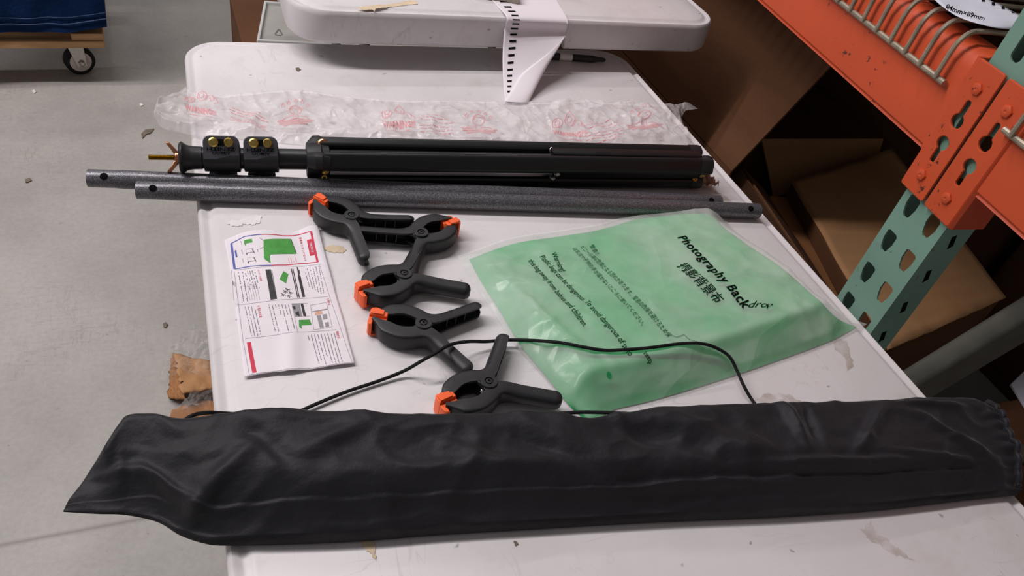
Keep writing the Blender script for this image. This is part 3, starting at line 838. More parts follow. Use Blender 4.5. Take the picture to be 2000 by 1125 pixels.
    px_quad(mbk('print_black'), bv, [q(620, 662), q(695, 660), q(775, 1048), q(692, 1060)], zz)
    px_line(mbk('print_black'), bv, [q(708, 668), q(778, 1050)], zz, .0005)
    G[0] = 'cloth_picture'
    px_quad(mbk('print_green'), bv, [q(815, 795), q(870, 678), q(938, 720), q(905, 848)], zz)
    G[0] = 'tube_picture'
    for x in (975, 997): px_line(mbk('print_black'), bv, [q(x, 638), q(x+90, 1022)], zz, .0010)
    G[0] = 'stand_picture'
    px_quad(mbk('print_black'), bv, [q(1065, 735), q(1103, 730), q(1168, 1010), q(1130, 1018)], zz); px_quad(mbk('print_black'), bv, [q(1060, 648), q(1088, 645), q(1098, 705), q(1070, 712)], zz); px_line(mbk('print_black'), bv, [q(1060, 610), q(1085, 740)], zz, .0014)
    G[0] = 'clamp_picture'
    for x, y in ((915, 920), (885, 950), (860, 990), (960, 962), (940, 1005)):
        px_line(mbk('print_black'), bv, [q(x-18, y-12), q(x+5, y), q(x+42, y+8)], zz, .0010); px_line(mbk('print_black'), bv, [q(x-14, y+14), q(x+4, y), q(x+12, y+26)], zz, .0010)
    G[0] = 'heading'
    px_text(mbk('print_red'), bv, 'パッケージ内容', q(508, 660), q(550, 818), q(532, 656), zz, .01)
    G[0] = 'contents_text'
    for k in range(6): col(mbk('print_text'), 470-k*33, 662+k*2, 535-k*33+2, 920+k*2+(150 if k == 5 else 0), q, .0012, .7)
    for k in range(6): px_line(mbk('print_grey'), bv, [q(500-k*33, 850), q(540-k*33, 1060)], zz, .0003)
    col(mbk('print_text'), 245, 670, 322, 1080, q, .0014, .9)
    G[0] = 'intro_text'
    for k in range(6): col(mbk('print_text'), 1355-k*40, 605+k*6, 1430-k*40, 1000-k*22, q, .0010)
    # third panel
    G[0] = 'panel_rule'
    px_line(mbk('print_grey'), bv, [r(150, 560), r(560, 520), r(775, 505)], zz, .0004); px_line(mbk('print_grey'), bv, [r(715, 290), r(950, 985)], zz, .0004)
    G[0] = 'heading_use'
    px_text(mbk('print_red'), bv, '使用方法', w_(990, 112), w_(1010, 190), w_(1015, 108), zz, .01)
    G[0] = 'heading_store'
    px_text(mbk('print_red'), bv, '収納方法', w_(1102, 515), w_(1125, 600), w_(1128, 510), zz, .01)
    G[0] = 'heading_care'
    px_text(mbk('print_red'), bv, '使用上の注意', w_(138, 195), w_(165, 345), w_(165, 190), zz, .01)
    G[0] = 'step_picture'
    px_quad(mbk('print_grey'), bv, [w_(565, 175), w_(660, 170), w_(690, 330), w_(600, 338)], zz); px_quad(mbk('print_black'), bv, [w_(668, 170), w_(700, 168), w_(738, 325), w_(705, 330)], zz)
    px_quad(mbk('print_black'), bv, [w_(565, 205), w_(600, 200), w_(608, 245), w_(580, 240)], zz, 4, 4, .0005); px_quad(mbk('print_black'), bv, [w_(600, 290), w_(645, 265), w_(660, 335), w_(625, 320)], zz, 4, 4, .0005)
    G[0] = 'hand_picture'
    px_quad(mbk('print_grey'), bv, [w_(808, 262), w_(995, 232), w_(1000, 246), w_(810, 274)], zz); px_quad(mbk('print_skin'), bv, [w_(840, 280), w_(920, 250), w_(945, 295), w_(845, 315)], zz)
    px_quad(mbk('print_grey'), bv, [w_(865, 318), w_(915, 310), w_(955, 465), w_(905, 472)], zz); px_quad(mbk('print_grey'), bv, [w_(935, 308), w_(990, 300), w_(1000, 360), w_(948, 370)], zz); px_quad(mbk('print_grey'), bv, [w_(965, 408), w_(1012, 400), w_(1020, 455), w_(975, 462)], zz)
    G[0] = 'backdrop_picture'
    px_quad(mbk('print_green'), bv, [w_(648, 380), w_(780, 368), w_(805, 435), w_(650, 450)], zz); px_quad(mbk('print_green'), bv, [w_(650, 430), w_(682, 445), w_(682, 490), w_(652, 470)], zz)
    G[0] = 'picture_frame'
    for a, b in (((560, 172), (635, 545)), ((560, 172), (760, 160)), ((600, 340), (790, 325)), ((790, 185), (830, 495)), ((790, 185), (985, 155)), ((830, 495), (1055, 460)), ((985, 155), (1055, 460))): px_line(mbk('print_grey'), bv, [w_(*a), w_(*b)], zz, .0004)
    G[0] = 'step_text'
    for k, (x, ln_) in enumerate(((520, 330), (480, 130), (440, 340), (400, 130), (360, 50), (320, 340), (280, 330))): col(mbk('print_text'), x, 185, x+ln_*.24, 185+ln_, w_, .0011)
    G[0] = 'care_text'
    for k in range(4): col(mbk('print_text'), 105-k*38, 205, 185-k*38, 575, w_, .0010)
    # fourth panel
    G[0] = 'panel_rule'
    px_line(mbk('print_grey'), bv, [r(205, 795), r(640, 750), r(835, 735)], zz, .0004)
    G[0] = 'storage_text'
    for k, ln_ in enumerate((370, 380, 390, 370, 280, 380, 320, 350, 60)): col(mbk('print_text'), 1080-k*40, 530+k*4, 1080-k*40+ln_*.27, 530+k*4+ln_, w_, .0011, .92)
    G[0] = 'red_bar'
    px_quad(mbk('print_red'), bv, [w_(10, 645), w_(60, 640), w_(132, 1025), w_(78, 1032)], zz, 4, 16)
    G[0] = 'panel_rule'
    px_line(mbk('print_grey'), bv, [r(130, 330), r(190, 800), r(235, 1050), r(560, 1010), r(925, 970)], zz, .0004)
    for (m, g), k in K.items(): build(g, k, 'paper' if m == 'paper_text' else m, o, smooth=180)
leaflet()

# ------------------------------------------------------------------ green backdrop in its frosted bag
def backdrop():
    z = TZ+.002
    top = [(893, 499), (920, 490), (1000, 463), (1100, 448), (1180, 434), (1300, 396), (1360, 374), (1392, 366)]
    bot = [(1148, 812), (1166, 832), (1200, 806), (1280, 786), (1380, 756), (1500, 716), (1620, 672), (1668, 648), (1694, 632)]
    lef = [(893, 499), (922, 548), (962, 606), (1002, 668), (1060, 733), (1100, 778), (1148, 812)]
    rig = [(1392, 366), (1402, 395), (1420, 432), (1470, 476), (1540, 530), (1600, 585), (1640, 612), (1694, 632)]
    A, B, C, D = [catmull([on_z(*q, z) for q in l], 5) for l in (top, bot, lef, rig)]
    cf = coons(A, B, C, D)
    def hgt(s, t):
        e = sstep(0, .16, t)*min(1, .35*sstep(0, .17, 1-t)+.65*min(1, (1-t)/.16))*sstep(0, .10, s)*sstep(0, .10, 1-s)
        return .010*e + .018*e*sstep(.05, .75, t)
    def fb(s, t):
        p = cf(s, t); h = hgt(s, t)
        x, y = p.x, p.y
        e = min(1, min(s, 1-s, t, 1-t)/.04)
        wr = max(0, 1-abs(N(x*10+y*7, y*14-x*4, 3))*3)*.0028 + max(0, 1-abs(N(x*22-y*8, y*26+x*9, 7))*3)*.0014*sstep(.1, .5, abs(s-.5)+.1)
        # folds running to the corners
        wr += .0035*math.exp(-((s-.04-.10*t)/.018)**2)*sin(pi*t) + .003*math.exp(-((t-.86)/.02)**2)
        p.z = TZ+.0012+h+wr*e+.0022*e; return p
    def fc(s, t):
        S_, T_ = .030+.935*s, .040+.945*t
        p = cf(S_, T_); p.z = TZ+.0008+max(0, hgt(S_, T_)-.0012)*sstep(0, .03, min(s, 1-s)+.012); return p
    cl = build('green_backdrop_cloth', MB().grid(fc, 90, 70), 'green_cloth', None, smooth=180)
    tag(cl, 'folded green backdrop cloth inside the frosted plastic bag', 'cloth')
    o = build('frosted_plastic_bag', MB().grid(fb, 150, 120), 'frosted_bag', None, smooth=180)
    tag(o, 'frosted plastic bag around the green cloth, with printed warning text', 'plastic bag')
    bv = bvh_of(o); mb = MB(); zz = TZ+.026
    # text rows run away down the package; positions read off a 2.344x view of the package
    v = lambda x, y: (880+x/2.344, 360+y/2.344)
    mb = MB()
    px_text(mb, bv, 'Photography Back', v(1043, 232), v(1330, 590), v(1082, 222), zz, .025, .0009, 1.12)
    px_text(mb, bv, 'dro', v(1346, 585), v(1430, 588), v(1366, 557), zz, .0, .0009)
    px_text(mb, bv, 'p', v(1434, 588), v(1462, 577), v(1437, 568), zz, .0, .0009)
    build('printed_title', mb, 'dark_text', o, smooth=180)
    mb = MB()
    px_text(mb, bv, '撮影背景布', v(1035, 378), v(1208, 560), v(1072, 362), zz, .006, .0009)
    build('printed_title', mb, 'dark_text', o, smooth=180)
    mb = MB()
    px_text(mb, bv, '警告！', v(645, 252), v(672, 298), v(661, 246), zz, 0, .0009)
    build('printed_warning', mb, 'dark_text', o, smooth=180)
    mb = MB()
    px_text(mb, bv, 'ビニール袋は危険となる恐れがあります。窒息の危険を避けるため保', v(603, 260), v(985, 722), v(620, 253), zz, 0, .0009)
    build('printed_warning', mb, 'dark_text', o, smooth=180)
    mb = MB()
    px_text(mb, bv, 'は乳児や子供の手が届かないところに置いてください。', v(566, 268), v(866, 668), v(582, 262), zz, 0, .0009)
    build('printed_warning', mb, 'dark_text', o, smooth=180)
    mb = MB()
    px_text(mb, bv, 'Warning!', v(465, 297), v(510, 388), v(488, 289), zz, .005, .0009)
    build('printed_warning', mb, 'dark_text', o, smooth=180)
    mb = MB()
    px_text(mb, bv, 'Plastic bags can be dangerous. To avoid dangerous of suffo', v(412, 309), v(808, 806), v(436, 302), zz, .005, .0009)
    build('printed_warning', mb, 'dark_text', o, smooth=180)
    mb = MB()
    px_text(mb, bv, 'keep', v(870, 800), v(908, 832), v(886, 786), zz, .005, .0009)
    build('printed_warning', mb, 'dark_text', o, smooth=180)
    mb = MB()
    px_text(mb, bv, 'this bag away from babies and children.', v(360, 324), v(602, 672), v(384, 316), zz, .005, .0009)
    build('printed_warning', mb, 'dark_text', o, smooth=180)
    mb = MB()
    px_line(mb, bv, [v(1000, 712), v(1025, 720), v(1060, 706), v(1085, 730), v(1120, 742)], zz, .0006, .0009)
    build('printed_squiggle', mb, 'dark_text', o, smooth=180)
    d = MB(); c = on_z(1186, 742, TZ+.02); pts = [c+Vector((.0028*cos(k*pi/8), .0028*sin(k*pi/8), 0)) for k in range(16)]
    d.add(drape(bv, pts, .0009), [list(range(16))]); plabel(build('green_dot', d, 'green_dot', o), 'small bright green dot')
    return bv
bag_bvh = backdrop()

# ------------------------------------------------------------------ black carry bag and its drawstring
def carry_bag():
    # outline of the bag as seen: far rim and near rim, with resting heights
    far = [(158, 952), (185, 905), (206, 868), (232, 828), (252, 810), (305, 812), (360, 824), (440, 819), (560, 816), (700, 820), (900, 820), (1050, 818), (1130, 829), (1180, 824), (1300, 806), (1480, 800), (1700, 793), (1830, 785), (1890, 790), (1918, 803)]
    near = [(124, 1000), (190, 1004), (245, 1006), (308, 1020), (352, 1046), (400, 1062), (440, 1066), (560, 1064), (700, 1058), (850, 1046), (1000, 1037), (1150, 1028), (1300, 1020), (1400, 1016), (1500, 1012), (1600, 1006), (1700, 999), (1800, 988), (1900, 976), (1986, 968)]
    ns, nt = 320, 72
    def zfar(s): return TZ+.004+.030*sstep(.02, .12, s)*(1-.35*sstep(.9, 1, s))
    F_ = catmull([on_z(*q, zfar(i/(len(far)-1))) for i, q in enumerate(far)], 6)
    Nn = catmull([on_z(*q, TZ+.003) for q in near], 6)
    def H(s): return .006+.046*sstep(.015, .20, s)*(1-.25*sstep(.86, 1, s))
    def crease(x, y, x0, y0, x1, y1, w_):
        d = Vector((x1-x0, y1-y0)); L2 = d.length_squared; k = max(0, min(1, ((x-x0)*d.x+(y-y0)*d.y)/L2))
        q = math.hypot(x-(x0+d.x*k), y-(y0+d.y*k)); return math.exp(-(q/w_)**2)*sin(pi*min(1, max(0, .05+.9*k)))
    folds = [(.15, .95, .02, .30, .012, .008), (.10, .98, .19, .30, .010, .007), (.17, .12, .21, .62, .010, -.006), (.21, .52, .28, .18, .013, .006), (.06, .25, .05, .75, .009, .006), (.50, .10, .62, .72, .02, -.008), (.56, .1, .68, .7, .02, .006), (.55, .3, .63, .9, .012, .005), (.63, .72, .90, .74, .010, .009), (.48, .80, .72, .86, .008, .007),
             (.71, .0, .715, .62, .006, .008), (.735, .05, .73, .6, .006, -.005), (.77, .68, .84, .10, .008, .008), (.86, .2, .97, .85, .008, .006), (.80, .62, .97, .80, .007, .005), (.84, .12, .95, .2, .007, .005), (.20, .76, .5, .80, .012, .003), (.25, .7, .45, .62, .02, .005), (.33, .3, .42, .8, .016, .005), (.40, .25, .50, .75, .016, -.006)]
    def surf(s, t):
        """t 0 far rim .. 1 near rim, over the top of the bag"""
        a, b = poly_at(F_, s), poly_at(Nn, s)
        p = a.lerp(b, t)
        up_ = sin(pi*min(1, t*.94+.06))**.55 if 0 < t < 1 else 0
        z0 = a.z*(1-t)+b.z*t
        hh = H(s)
        # plateau then a front flank that drops to the table
        prof = (sstep(0, .10, t)*.25+.75*(1-sstep(.56, 1.0, t))*sstep(-.3, .2, t)) if t < 1 else 0
        p.z = TZ+.003+(a.z-TZ-.003)*(1-t)**2*(1 if t < .5 else 1)*0.9 + hh*prof*(.55+.45*t if t < .8 else 1)
        if t < .02: p.z = a.z
        e = sstep(0, .05, t)*sstep(0, .06, 1-t)*sstep(0, .02, s)*sstep(0, .01, 1-s)
        w_ = 0
        for x0, y0, x1, y1, wd, am in folds: w_ += am*crease(s*1, t*.22, x0, y0*.22, x1, y1*.22, wd)
        x, y = p.x, p.y
        w_ += .0060*N(x*7, y*9, 4)+.0050*max(0, 1-abs(N(x*11+y*7, y*17-x*7, 8))*3.4)*(.6+.6*N(x*3, y*3, 2))+.0030*max(0, 1-abs(N(x*19-y*9, y*30+x*9, 3))*3.6)*(.5+.7*N(x*4, y*4, 6))+.0008*N(x*40, y*46, 1)
        # gathered mouth at the right end
        if s > .955: w_ += .0016*sstep(.955, .995, s)*(sin(t*52+N(x*20, y*20)*5)+N(t*17, s*4, 2))
        p.z += w_*e*(.35+.65*sstep(.0, .15, s))
        p.z = max(p.z, TZ+.002 if x > -.005 else TZ-.03)
        return p
    mb = MB(); g = MB().grid(surf, ns, nt)
    mb.merge(g)
    def under(s, t):
        a, b = poly_at(F_, s), poly_at(Nn, s); p = a.lerp(b, t); p.z = TZ+.0014
        if t <= 0: p = surf(s, 0)
        if t >= 1: p = surf(s, 1)
        elif t > 0: p = p.lerp(Vector((p.x, p.y-.0, TZ+.0014)), 1)
        return p
    mb.grid(under, ns, 6)
    bag = thing('carry_bag', 'long black nylon carry bag lying across the front of the table', 'bag', (.35, -.93, TZ))
    bm = build('bag_body', mb, 'nylon', bag, smooth=180)
    # mouth hem at the right end
    hem = MB().tube([surf(.992, k/60)+Vector((.002, 0, .0025)) for k in range(2, 59)], .0032, 8)
    build('hem', hem, 'nylon', bag, smooth=180)
    cpx = [(352, 828, .03), (375, 812, .036), (405, 806, .024), (450, 808, .012), (500, 811, .004), (545, 811, .004), (580, 805, .004), (620, 788, .004), (680, 764, .004), (740, 744, .004), (790, 724, .008), (825, 704, .024), (850, 690, .030), (880, 673, .027), (915, 667, .016), (950, 667, .010), (985, 664, .009), (1020, 664, .012), (1060, 666, 'b'), (1100, 670, 'b'), (1140, 678, 'b'), (1180, 684, 'b'), (1220, 683, 'b'), (1270, 679, 'b'), (1330, 671, 'b'), (1370, 671, 'b'), (1400, 680, 'b'), (1425, 697, 'b'), (1440, 725, 'b'), (1452, 752, .012), (1468, 780, .006), (1488, 806, .006)]
    def cord(px):
        P = []
        for u_, v_, h in px:
            if h == 'b':
                p = on_z(u_, v_, TZ+.028); hh = bag_bvh.ray_cast(Vector((p.x, p.y, 3)), Vector((0, 0, -1)))[0]
                zt = hh.z if hh else TZ
                p = on_z(u_, v_, zt); hh = bag_bvh.ray_cast(Vector((p.x, p.y, 3)), Vector((0, 0, -1)))[0]
                P.append(on_z(u_, v_, (hh.z if hh else TZ)+.0032))
            else: P.append(on_z(u_, v_, TZ+h))
        return MB().tube(catmull(P, 8), .0018, 10)
    mbc = cord(cpx); mbc.merge(cord([(640, 826, .026), (700, 819, .028), (830, 816, .028), (960, 814, .027), (1100, 807, .027), (1150, 805, .028), (1230, 808, .032), (1310, 812, .034)]))
    build('drawstring', mbc, 'cord', bag, smooth=180)
carry_bag()

# ------------------------------------------------------------------ crumpled scrap beside the stand
def scrap():
    c = on_z(1376, 350, TZ+.012); mb = MB()
    def f(s, t):
        x = (s-.5)*.030; y = (t-.5)*.034
        return (c.x+x+.004*N(s*5, t*5, 3), c.y+y*.8-.25*x, TZ+.004+.012*(.5+N(s*6, t*6, 1))+.010*abs(N(s*11, t*11, 6)))
    tag(build('paper_scrap', mb.grid(f, 22, 22), 'crumpled_paper', None, smooth=20), 'crumpled tan paper scrap at the foot end of the light stand', 'paper scrap')
scrap()

# ------------------------------------------------------------------ pallet rack
TH = radians(5.18)
DIR = Vector((sin(TH), cos(TH), 0)); NRM = Vector((-cos(TH), sin(TH), 0)); P0 = Vector((.83, -.70, 0))
RM = Matrix(((DIR.x, 0, NRM.x, P0.x), (DIR.y, 0, NRM.y, P0.y), (0, 1, 0, 0), (0, 0, 0, 1)))   # local (s, z, off) -> world
def R(s, z, off=0): return RM @ Vector((s, z, off))
def teardrop(cs, cz, w_=.0185, h=.030):
    return [(cs-w_*.5, cz+h*.42), (cs-w_*.32, cz+h*.5), (cs+w_*.32, cz+h*.5), (cs+w_*.5, cz+h*.42), (cs+w_*.5, cz+h*.02), (cs+w_*.3, cz-h*.38), (cs+w_*.12, cz-h*.5), (cs-w_*.16, cz-h*.5), (cs-w_*.34, cz-h*.38), (cs-w_*.5, cz+h*.02)]
def keyhole(cs, cz, up_=True, r=.0088, sw=.0036, L=.026):
    sg = 1 if up_ else -1; a0 = math.degrees(math.asin(sw/r)); o = []
    for k in range(13):
        a = radians(90+a0+(360-2*a0)*k/12); o.append((cs+r*cos(a), cz+sg*r*sin(a)))
    o += [(cs+sw, cz+sg*(L-.002)), (cs+sw*.5, cz+sg*L), (cs-sw*.5, cz+sg*L), (cs-sw, cz+sg*(L-.002))]
    return o
def plate(loops, th, off, bev=.0006):
    vs, fs = curve_mesh(loops, th, bev, 1); return MB().add([RM @ (v+Vector((0, 0, off))) for v in vs], fs)
def rack_upright():
    t = thing('rack_upright', 'pale green perforated pallet rack upright beside the right table edge', 'rack post', R(.031, 0, -.03))
    mb = MB()
    zc_ = [.852+k*.056 for k in range(-14, 22)]
    cuts = [0.0] + [z-.028 for z in zc_] + [2.1]
    for z0, z1 in zip(cuts, cuts[1:]):
        zm = (z0+z1)/2; hs = []
        if abs(z1-z0-.056) < 1e-4:
            hs = [rrect(.037, zm-.023, .052, zm+.023, .0074)] if 1.05 < zm < 1.2 else [teardrop(.051, zm), teardrop(.011, zm)]
        mb.merge(plate([[(-.0085, z0), (.0705, z0), (.0705, z1), (-.0085, z1)]] + hs, .0026, -.0013, 0))
    # side webs with the rounded corners, then the return lips
    for s, sg in ((-.009, 1), (.071, -1)):
        pf = [(s+sg*.004, -.0001), (s+sg*.0012, -.0008), (s, -.004), (s, -.046), (s+sg*.0025, -.0485), (s+sg*.016, -.0485), (s+sg*.016, -.046), (s+sg*.0028, -.046), (s+sg*.0026, -.004), (s+sg*.004, -.0026)]
        mb.loft([[R(x, z, y) for x, y in pf] for z in (0, 2.1)])
    build('post', mb, 'teal', t, smooth=30)
    for k in range(-4, 3):
        z = .842+k*.056
        build('side_slot', MB().loft([[R(-.0092, z+dz, o) for dz, o in ((.010, -.018), (.013, -.024), (-.004, -.030), (-.010, -.024))], [R(-.0086, z+dz, o) for dz, o in ((.010, -.018), (.013, -.024), (-.004, -.030), (-.010, -.024))]]), 'dark_text', t)
    # rear post of the same frame
    rp = MB()
    rp.loft([[R(x, z, y-1.02) for x, y in rrect(-.009, -.05, .071, 0, .004, 3)] for z in (0, 2.1)])
    build('post', rp, 'teal', t)
    # diagonal brace in the frame
    A, B = Vector((.03, .30)), Vector((1.0, 1.53)); d = (B-A).normalized(); n = Vector((-d.y, d.x))
    def br(s0, s1, h0, h1):
        return [[R(s, 0, 0)+NRM*-(q.x)+UP*q.y for s, q in ((s0, e+n*h1), (s1, e+n*h1), (s1, e+n*h0), (s0, e+n*h0))] for e in (A, B)]
    build('brace', MB().loft(br(.004, .040, -.045, .022)), 'brace_paint', t, bevel=.006, seg=3)
    build('foot_plate', MB().loft([[R(x, z, y-.03) for x, y in rrect(-.04, -.06, .10, .06, .006, 3)] for z in (0, .006)]), 'teal', t)
rack_upright()
def rack_beam(label, s0, s1, pl0, pl1, deck_lo):
    c = R((s0+s1)/2, .98, -.02)
    t = thing('rack_beam', label, 'rack beam', c)
    sgn = 1 if s1 > s0 else -1
    pf = []
    for x, y in [(0.002, .922), (.004, .9195), (-.040, .9195), (-.046, .925), (-.046, 1.0), (-.046, 1.036), (-.040, 1.043), (-.012, 1.043), (-.004, 1.040), (.002, 1.034), (.006, 1.022), (.006, .926)]: pf.append((x, y))
    build('beam', MB().loft([[R(s, y, x) for x, y in pf] for s in (s0, s1)]), 'orange', t, smooth=40)
    cm = (pl0+pl1)/2
    hl = [keyhole(cm, .972, True), keyhole(cm, .942, False)]
    lo, hi = min(pl0, pl1), max(pl0, pl1)
    cp = plate([rrect(lo, .871, hi, 1.041, .004)]+hl, .004, .0055, .001)
    if sgn > 0:
        cp.loft([[R(x, z, y) for x, y in ((hi-.002, .007), (hi+.003, .006), (hi+.003, -.04), (hi-.001, -.04))] for z in (.92, 1.041)])
    else:
        cp.loft([[R(x, z, y) for x, y in ((lo-.001, .0075), (lo+.004, .0035), (lo-.0, -.045), (lo-.0045, -.045), (lo-.0045, .003))] for z in (.871, 1.041)])
    build('end_connector', cp, 'orange', t, smooth=30)
    for z in (1.013, .897):
        o = R(cm, z, .007)
        build('bolt', MB().lathe(o, NRM, [(0, .0075), (.003, .0072), (.004, .0055), (.004, .002), (.0032, .001)], 6), 'orange', t)
rack_beam('orange rack beam running away behind the tables, left of the upright', .079, 1.9, .0355, .079, None)
rack_beam('orange rack beam coming toward the viewer, right of the upright', -.017, -1.3, .0315, -.0135, None)
def wire_deck(label, s0, s1, n, sb, depth=.9):
    t = thing('wire_deck', label, 'wire shelf', R((s0+s1)/2, 1.05, -.4))
    build('front_bar', MB().tube([R(s0, .9985, .0125), R(s1, .9985, .0125)], .0038, 10), 'wire_zinc', t)
    for k in range(n):
        s = sb+k*.0305*(1 if s1 > s0 else -1)
        pts = [R(s, .9985, .0165), R(s, 1.03, .0155), R(s, 1.043, .0135), R(s, 1.0535, .006), R(s, 1.0575, -.008), R(s, 1.0575, -.05), R(s, 1.0575, -depth)]
        build('wire', MB().tube([pts[0]]+catmull(pts[1:6], 4)+[pts[6]], .0031, 8), 'wire_zinc', t)
    for off in (-.12, -.45, -.8):
        build('cross_bar', MB().tube([R(s0, 1.0512, off), R(s1, 1.0512, off)], .0031, 8), 'wire_zinc', t)
wire_deck('rusty wire deck hooked over the beam left of the rack upright', .097, 1.1, 32, .110)
wire_deck('rusty wire deck hooked over the beam right of the rack upright', -.004, -.8, 24, -.018)
build_bolt = MB().lathe(R(.122, 1.008, .006), NRM, [(0, .009), (.003, .009), (.005, .006)], 12)

# shelf contents
def carton(name, label, x0, x1, y0, y1, z0, z1, mat='cardboard', rot=0, flaps=True, group=None):
    t = thing(name, label, 'box', ((x0+x1)/2, (y0+y1)/2, z0), group)
    cx, cy = (x0+x1)/2, (y0+y1)/2; hx, hy = (x1-x0)/2, (y1-y0)/2
    Mx = Matrix.Translation((cx, cy, 0)) @ Matrix.Rotation(radians(rot), 4, 'Z')
    build('body', MB().box((-hx, -hy, z0), (hx, hy, z1-.004), Mx), mat, t, bevel=.004)
    if flaps:
        for sg in (-1, 1):
            a, b = (0.0015*sg, hx*sg)
            build('flap', MB().box((min(a, b), -hy+.001, z1-.0038), (max(a, b), hy-.001, z1), Mx), mat, t, bevel=.001)
    return t
carton('carton', 'brown carton standing on the wire deck at the top edge of the picture, enlarged to shade the bay below', .95, 1.75, -.50, 1.3, 1.062, 1.50, 'cardboard_shaded')  # stretched over the deck to keep light out of the lower bay
def shelf_paper():
    z = 1.0625
    pts = [(1790, -30), (1822, 2), (1850, 20), (1882, 38), (1915, 52), (1945, 59), (1975, 58)]
    pts2 = [(1900, -40), (1930, -3), (1952, 8), (1970, 18), (1985, 26), (2002, 36), (2020, 46)]
    A = catmull([on_z(*q, z) for q in pts], 5); B = catmull([on_z(*q, z+.008) for q in pts2], 5)
    def f(s, t):
        p = poly_at(A, s).lerp(poly_at(B, s), t); p.z = z+.008*t+.003*sin(s*6)**2*(1-t); return p
    o = build('shipping_paper', MB().grid(f, 40, 12), 'light_card', None, smooth=180, solid=.0004)
    tag(o, 'white paper with a row of small black squares lying on the rack shelf', 'paper')
    bv = bvh_of(o); mb = MB()
    for x, y in ((1919, 1), (1938, 9), (1957, 17), (1976, 25)): px_quad(mb, bv, [(x-3, y-2), (x+3, y-1), (x+4, y+4), (x-2, y+3)], z+.006, 3, 3)
    plabel(build('black_squares', mb, 'dark_text', o), 'row of black printed squares')
    m2 = MB(); px_text(m2, bv, '04mm×89mm', (1848, 13), (1921, 41), (1851, 6), z+.003, .01)
    plabel(build('printed_text', m2, 'dark_text', o), 'printed size text')
shelf_paper()

# lower bay: cartons and loose cardboard
def panel(par, name, corners, th=.004, mat='cardboard'):
    P = [Vector(c) for c in corners]; n = (P[1]-P[0]).cross(P[3]-P[0]).normalized()*th
    return build(name, MB().loft([P, [p-n for p in P]]), mat, par)
def big_carton():
    t = thing('carton', 'large open carton with one flap tilted up, right behind the table edge', 'box', (1.2, .27, 0))
    x0, x1, y0, y1, z1 = .95, 1.11, -.216, .78, .6
    for nm, c in (('wall', [(x0, y0, 0), (x0, y1, 0), (x0, y1, z1), (x0, y0, z1)]), ('wall', [(x1, y0, 0), (x1, y1, 0), (x1, y1, z1-.3), (x1, y0, z1-.3)]), ('wall', [(x0, y0, 0), (x1, y0, 0), (x1, y0, z1-.28), (x0, y0, z1-.28)]), ('wall', [(x0, y1, 0), (x1, y1, 0), (x1, y1, z1), (x0, y1, z1)])):
        panel(t, nm, c, mat='cardboard_shaded')
    panel(t, 'flap', [(x0, y0, z1), (x0, y1, z1), (x0+.156, y1, z1+.298), (x0+.156, y0, z1+.298)], mat='cardboard_shaded')
    panel(t, 'bottom', [(x0, y0, .004), (x1, y0, .004), (x1, y1, .004), (x0, y1, .004)])
big_carton()
def front_carton():
    # closed carton whose top shows behind the rack post
    TL, TR, BR_, BL = [on_z(*q, .5) for q in ((1545, 352), (1745, 290), (1965, 580), (1735, 682))]
    t = thing('carton', 'brown carton with a bare flat top seen behind the rack upright', 'box', ((TL.x+BR_.x)/2, (TL.y+BR_.y)/2, 0))
    low = [Vector((p.x, p.y, .002)) for p in (TL, TR, BR_, BL)]; c = sum(low, Vector())/4
    low = [c+(p-c)*.985 for p in low]; up_ = [Vector((p.x, p.y, .494)) for p in low]
    build('body', MB().loft([low, up_]), 'cardboard_shaded', t, bevel=.003)
    def f(s, tt):
        p = TL.lerp(TR, s).lerp(BL.lerp(BR_, s), tt); p.z += .004*N(s*4, tt*4)-.010*sstep(.93, 1, tt)*abs(N(s*7, 2))
        return p
    build('lid', MB().grid(f, 24, 24), 'cardboard_pale_lit', t, smooth=40, solid=.004, offset=-1)  # lid paler than the body: light on the top put into the colour
front_carton()
t = carton('carton', 'brown carton with a straight upper edge behind the bare-topped carton', 1.235, 1.62, .05, .42, 0, .495, 'cardboard_shaded', flaps=False)
panel(t, 'tilted_lit_flap', [(1.243, .045, .5), (1.615, .03, .5), (1.60, .008, .472), (1.262, -.056, .40)], mat='cardboard_pale_lit')  # front face leaned back and paled so it looks lit
def strip_carton():
    t = thing('carton', 'narrow open carton with long folded flaps beside the table edge', 'box', (1.1, -.35, 0))
    q = lambda pts, zs: [on_z(u, v, z) for (u, v), z in zip(pts, zs)]
    panel(t, 'flap', q([(1428, 344), (1448, 331), (1640, 600), (1650, 590)][:2]+[(1660, 640), (1632, 600)], (.56, .585, .585, .56)), mat='cardboard_shaded')
    panel(t, 'flap', q([(1449, 331), (1490, 372), (1690, 680), (1655, 640)], (.575, .48, .48, .575)), mat='cardboard_shaded')
    panel(t, 'flap', q([(1503, 385), (1535, 388), (1650, 610), (1620, 605)], (.47, .455, .455, .47)), mat='cardboard')
    b = MB().box((.93, -.58, 0.002), (1.04, -.23, .36)); build('body', b, 'cardboard_shaded', t)
strip_carton()
carton('carton', 'dark brown carton low in the rack at the right border', 1.04, 1.78, -1.30, -.645, 0, .30, 'cardboard_shaded')
bk = carton('carton', 'tall dark carton with printed marks deep inside the rack', 1.66, 2.2, -.2, .95, 0, .98, 'cardboard_shaded', flaps=False)
carton('carton', 'deep carton at the far right inside the rack', 1.96, 2.4, -1.3, -.24, 0, .85, 'cardboard_shaded', flaps=False)
carton('carton', 'long carton behind the open carton deep inside the rack', 1.2, 1.62, .83, 1.6, 0, .95, 'cardboard_shaded', flaps=False)
mk = MB()
for k in range(3):
    P = Vector((1.656, .02+k*.03, .70)); mk.box((1.6545, P.y, .66), (1.6585, P.y+.018, .74))
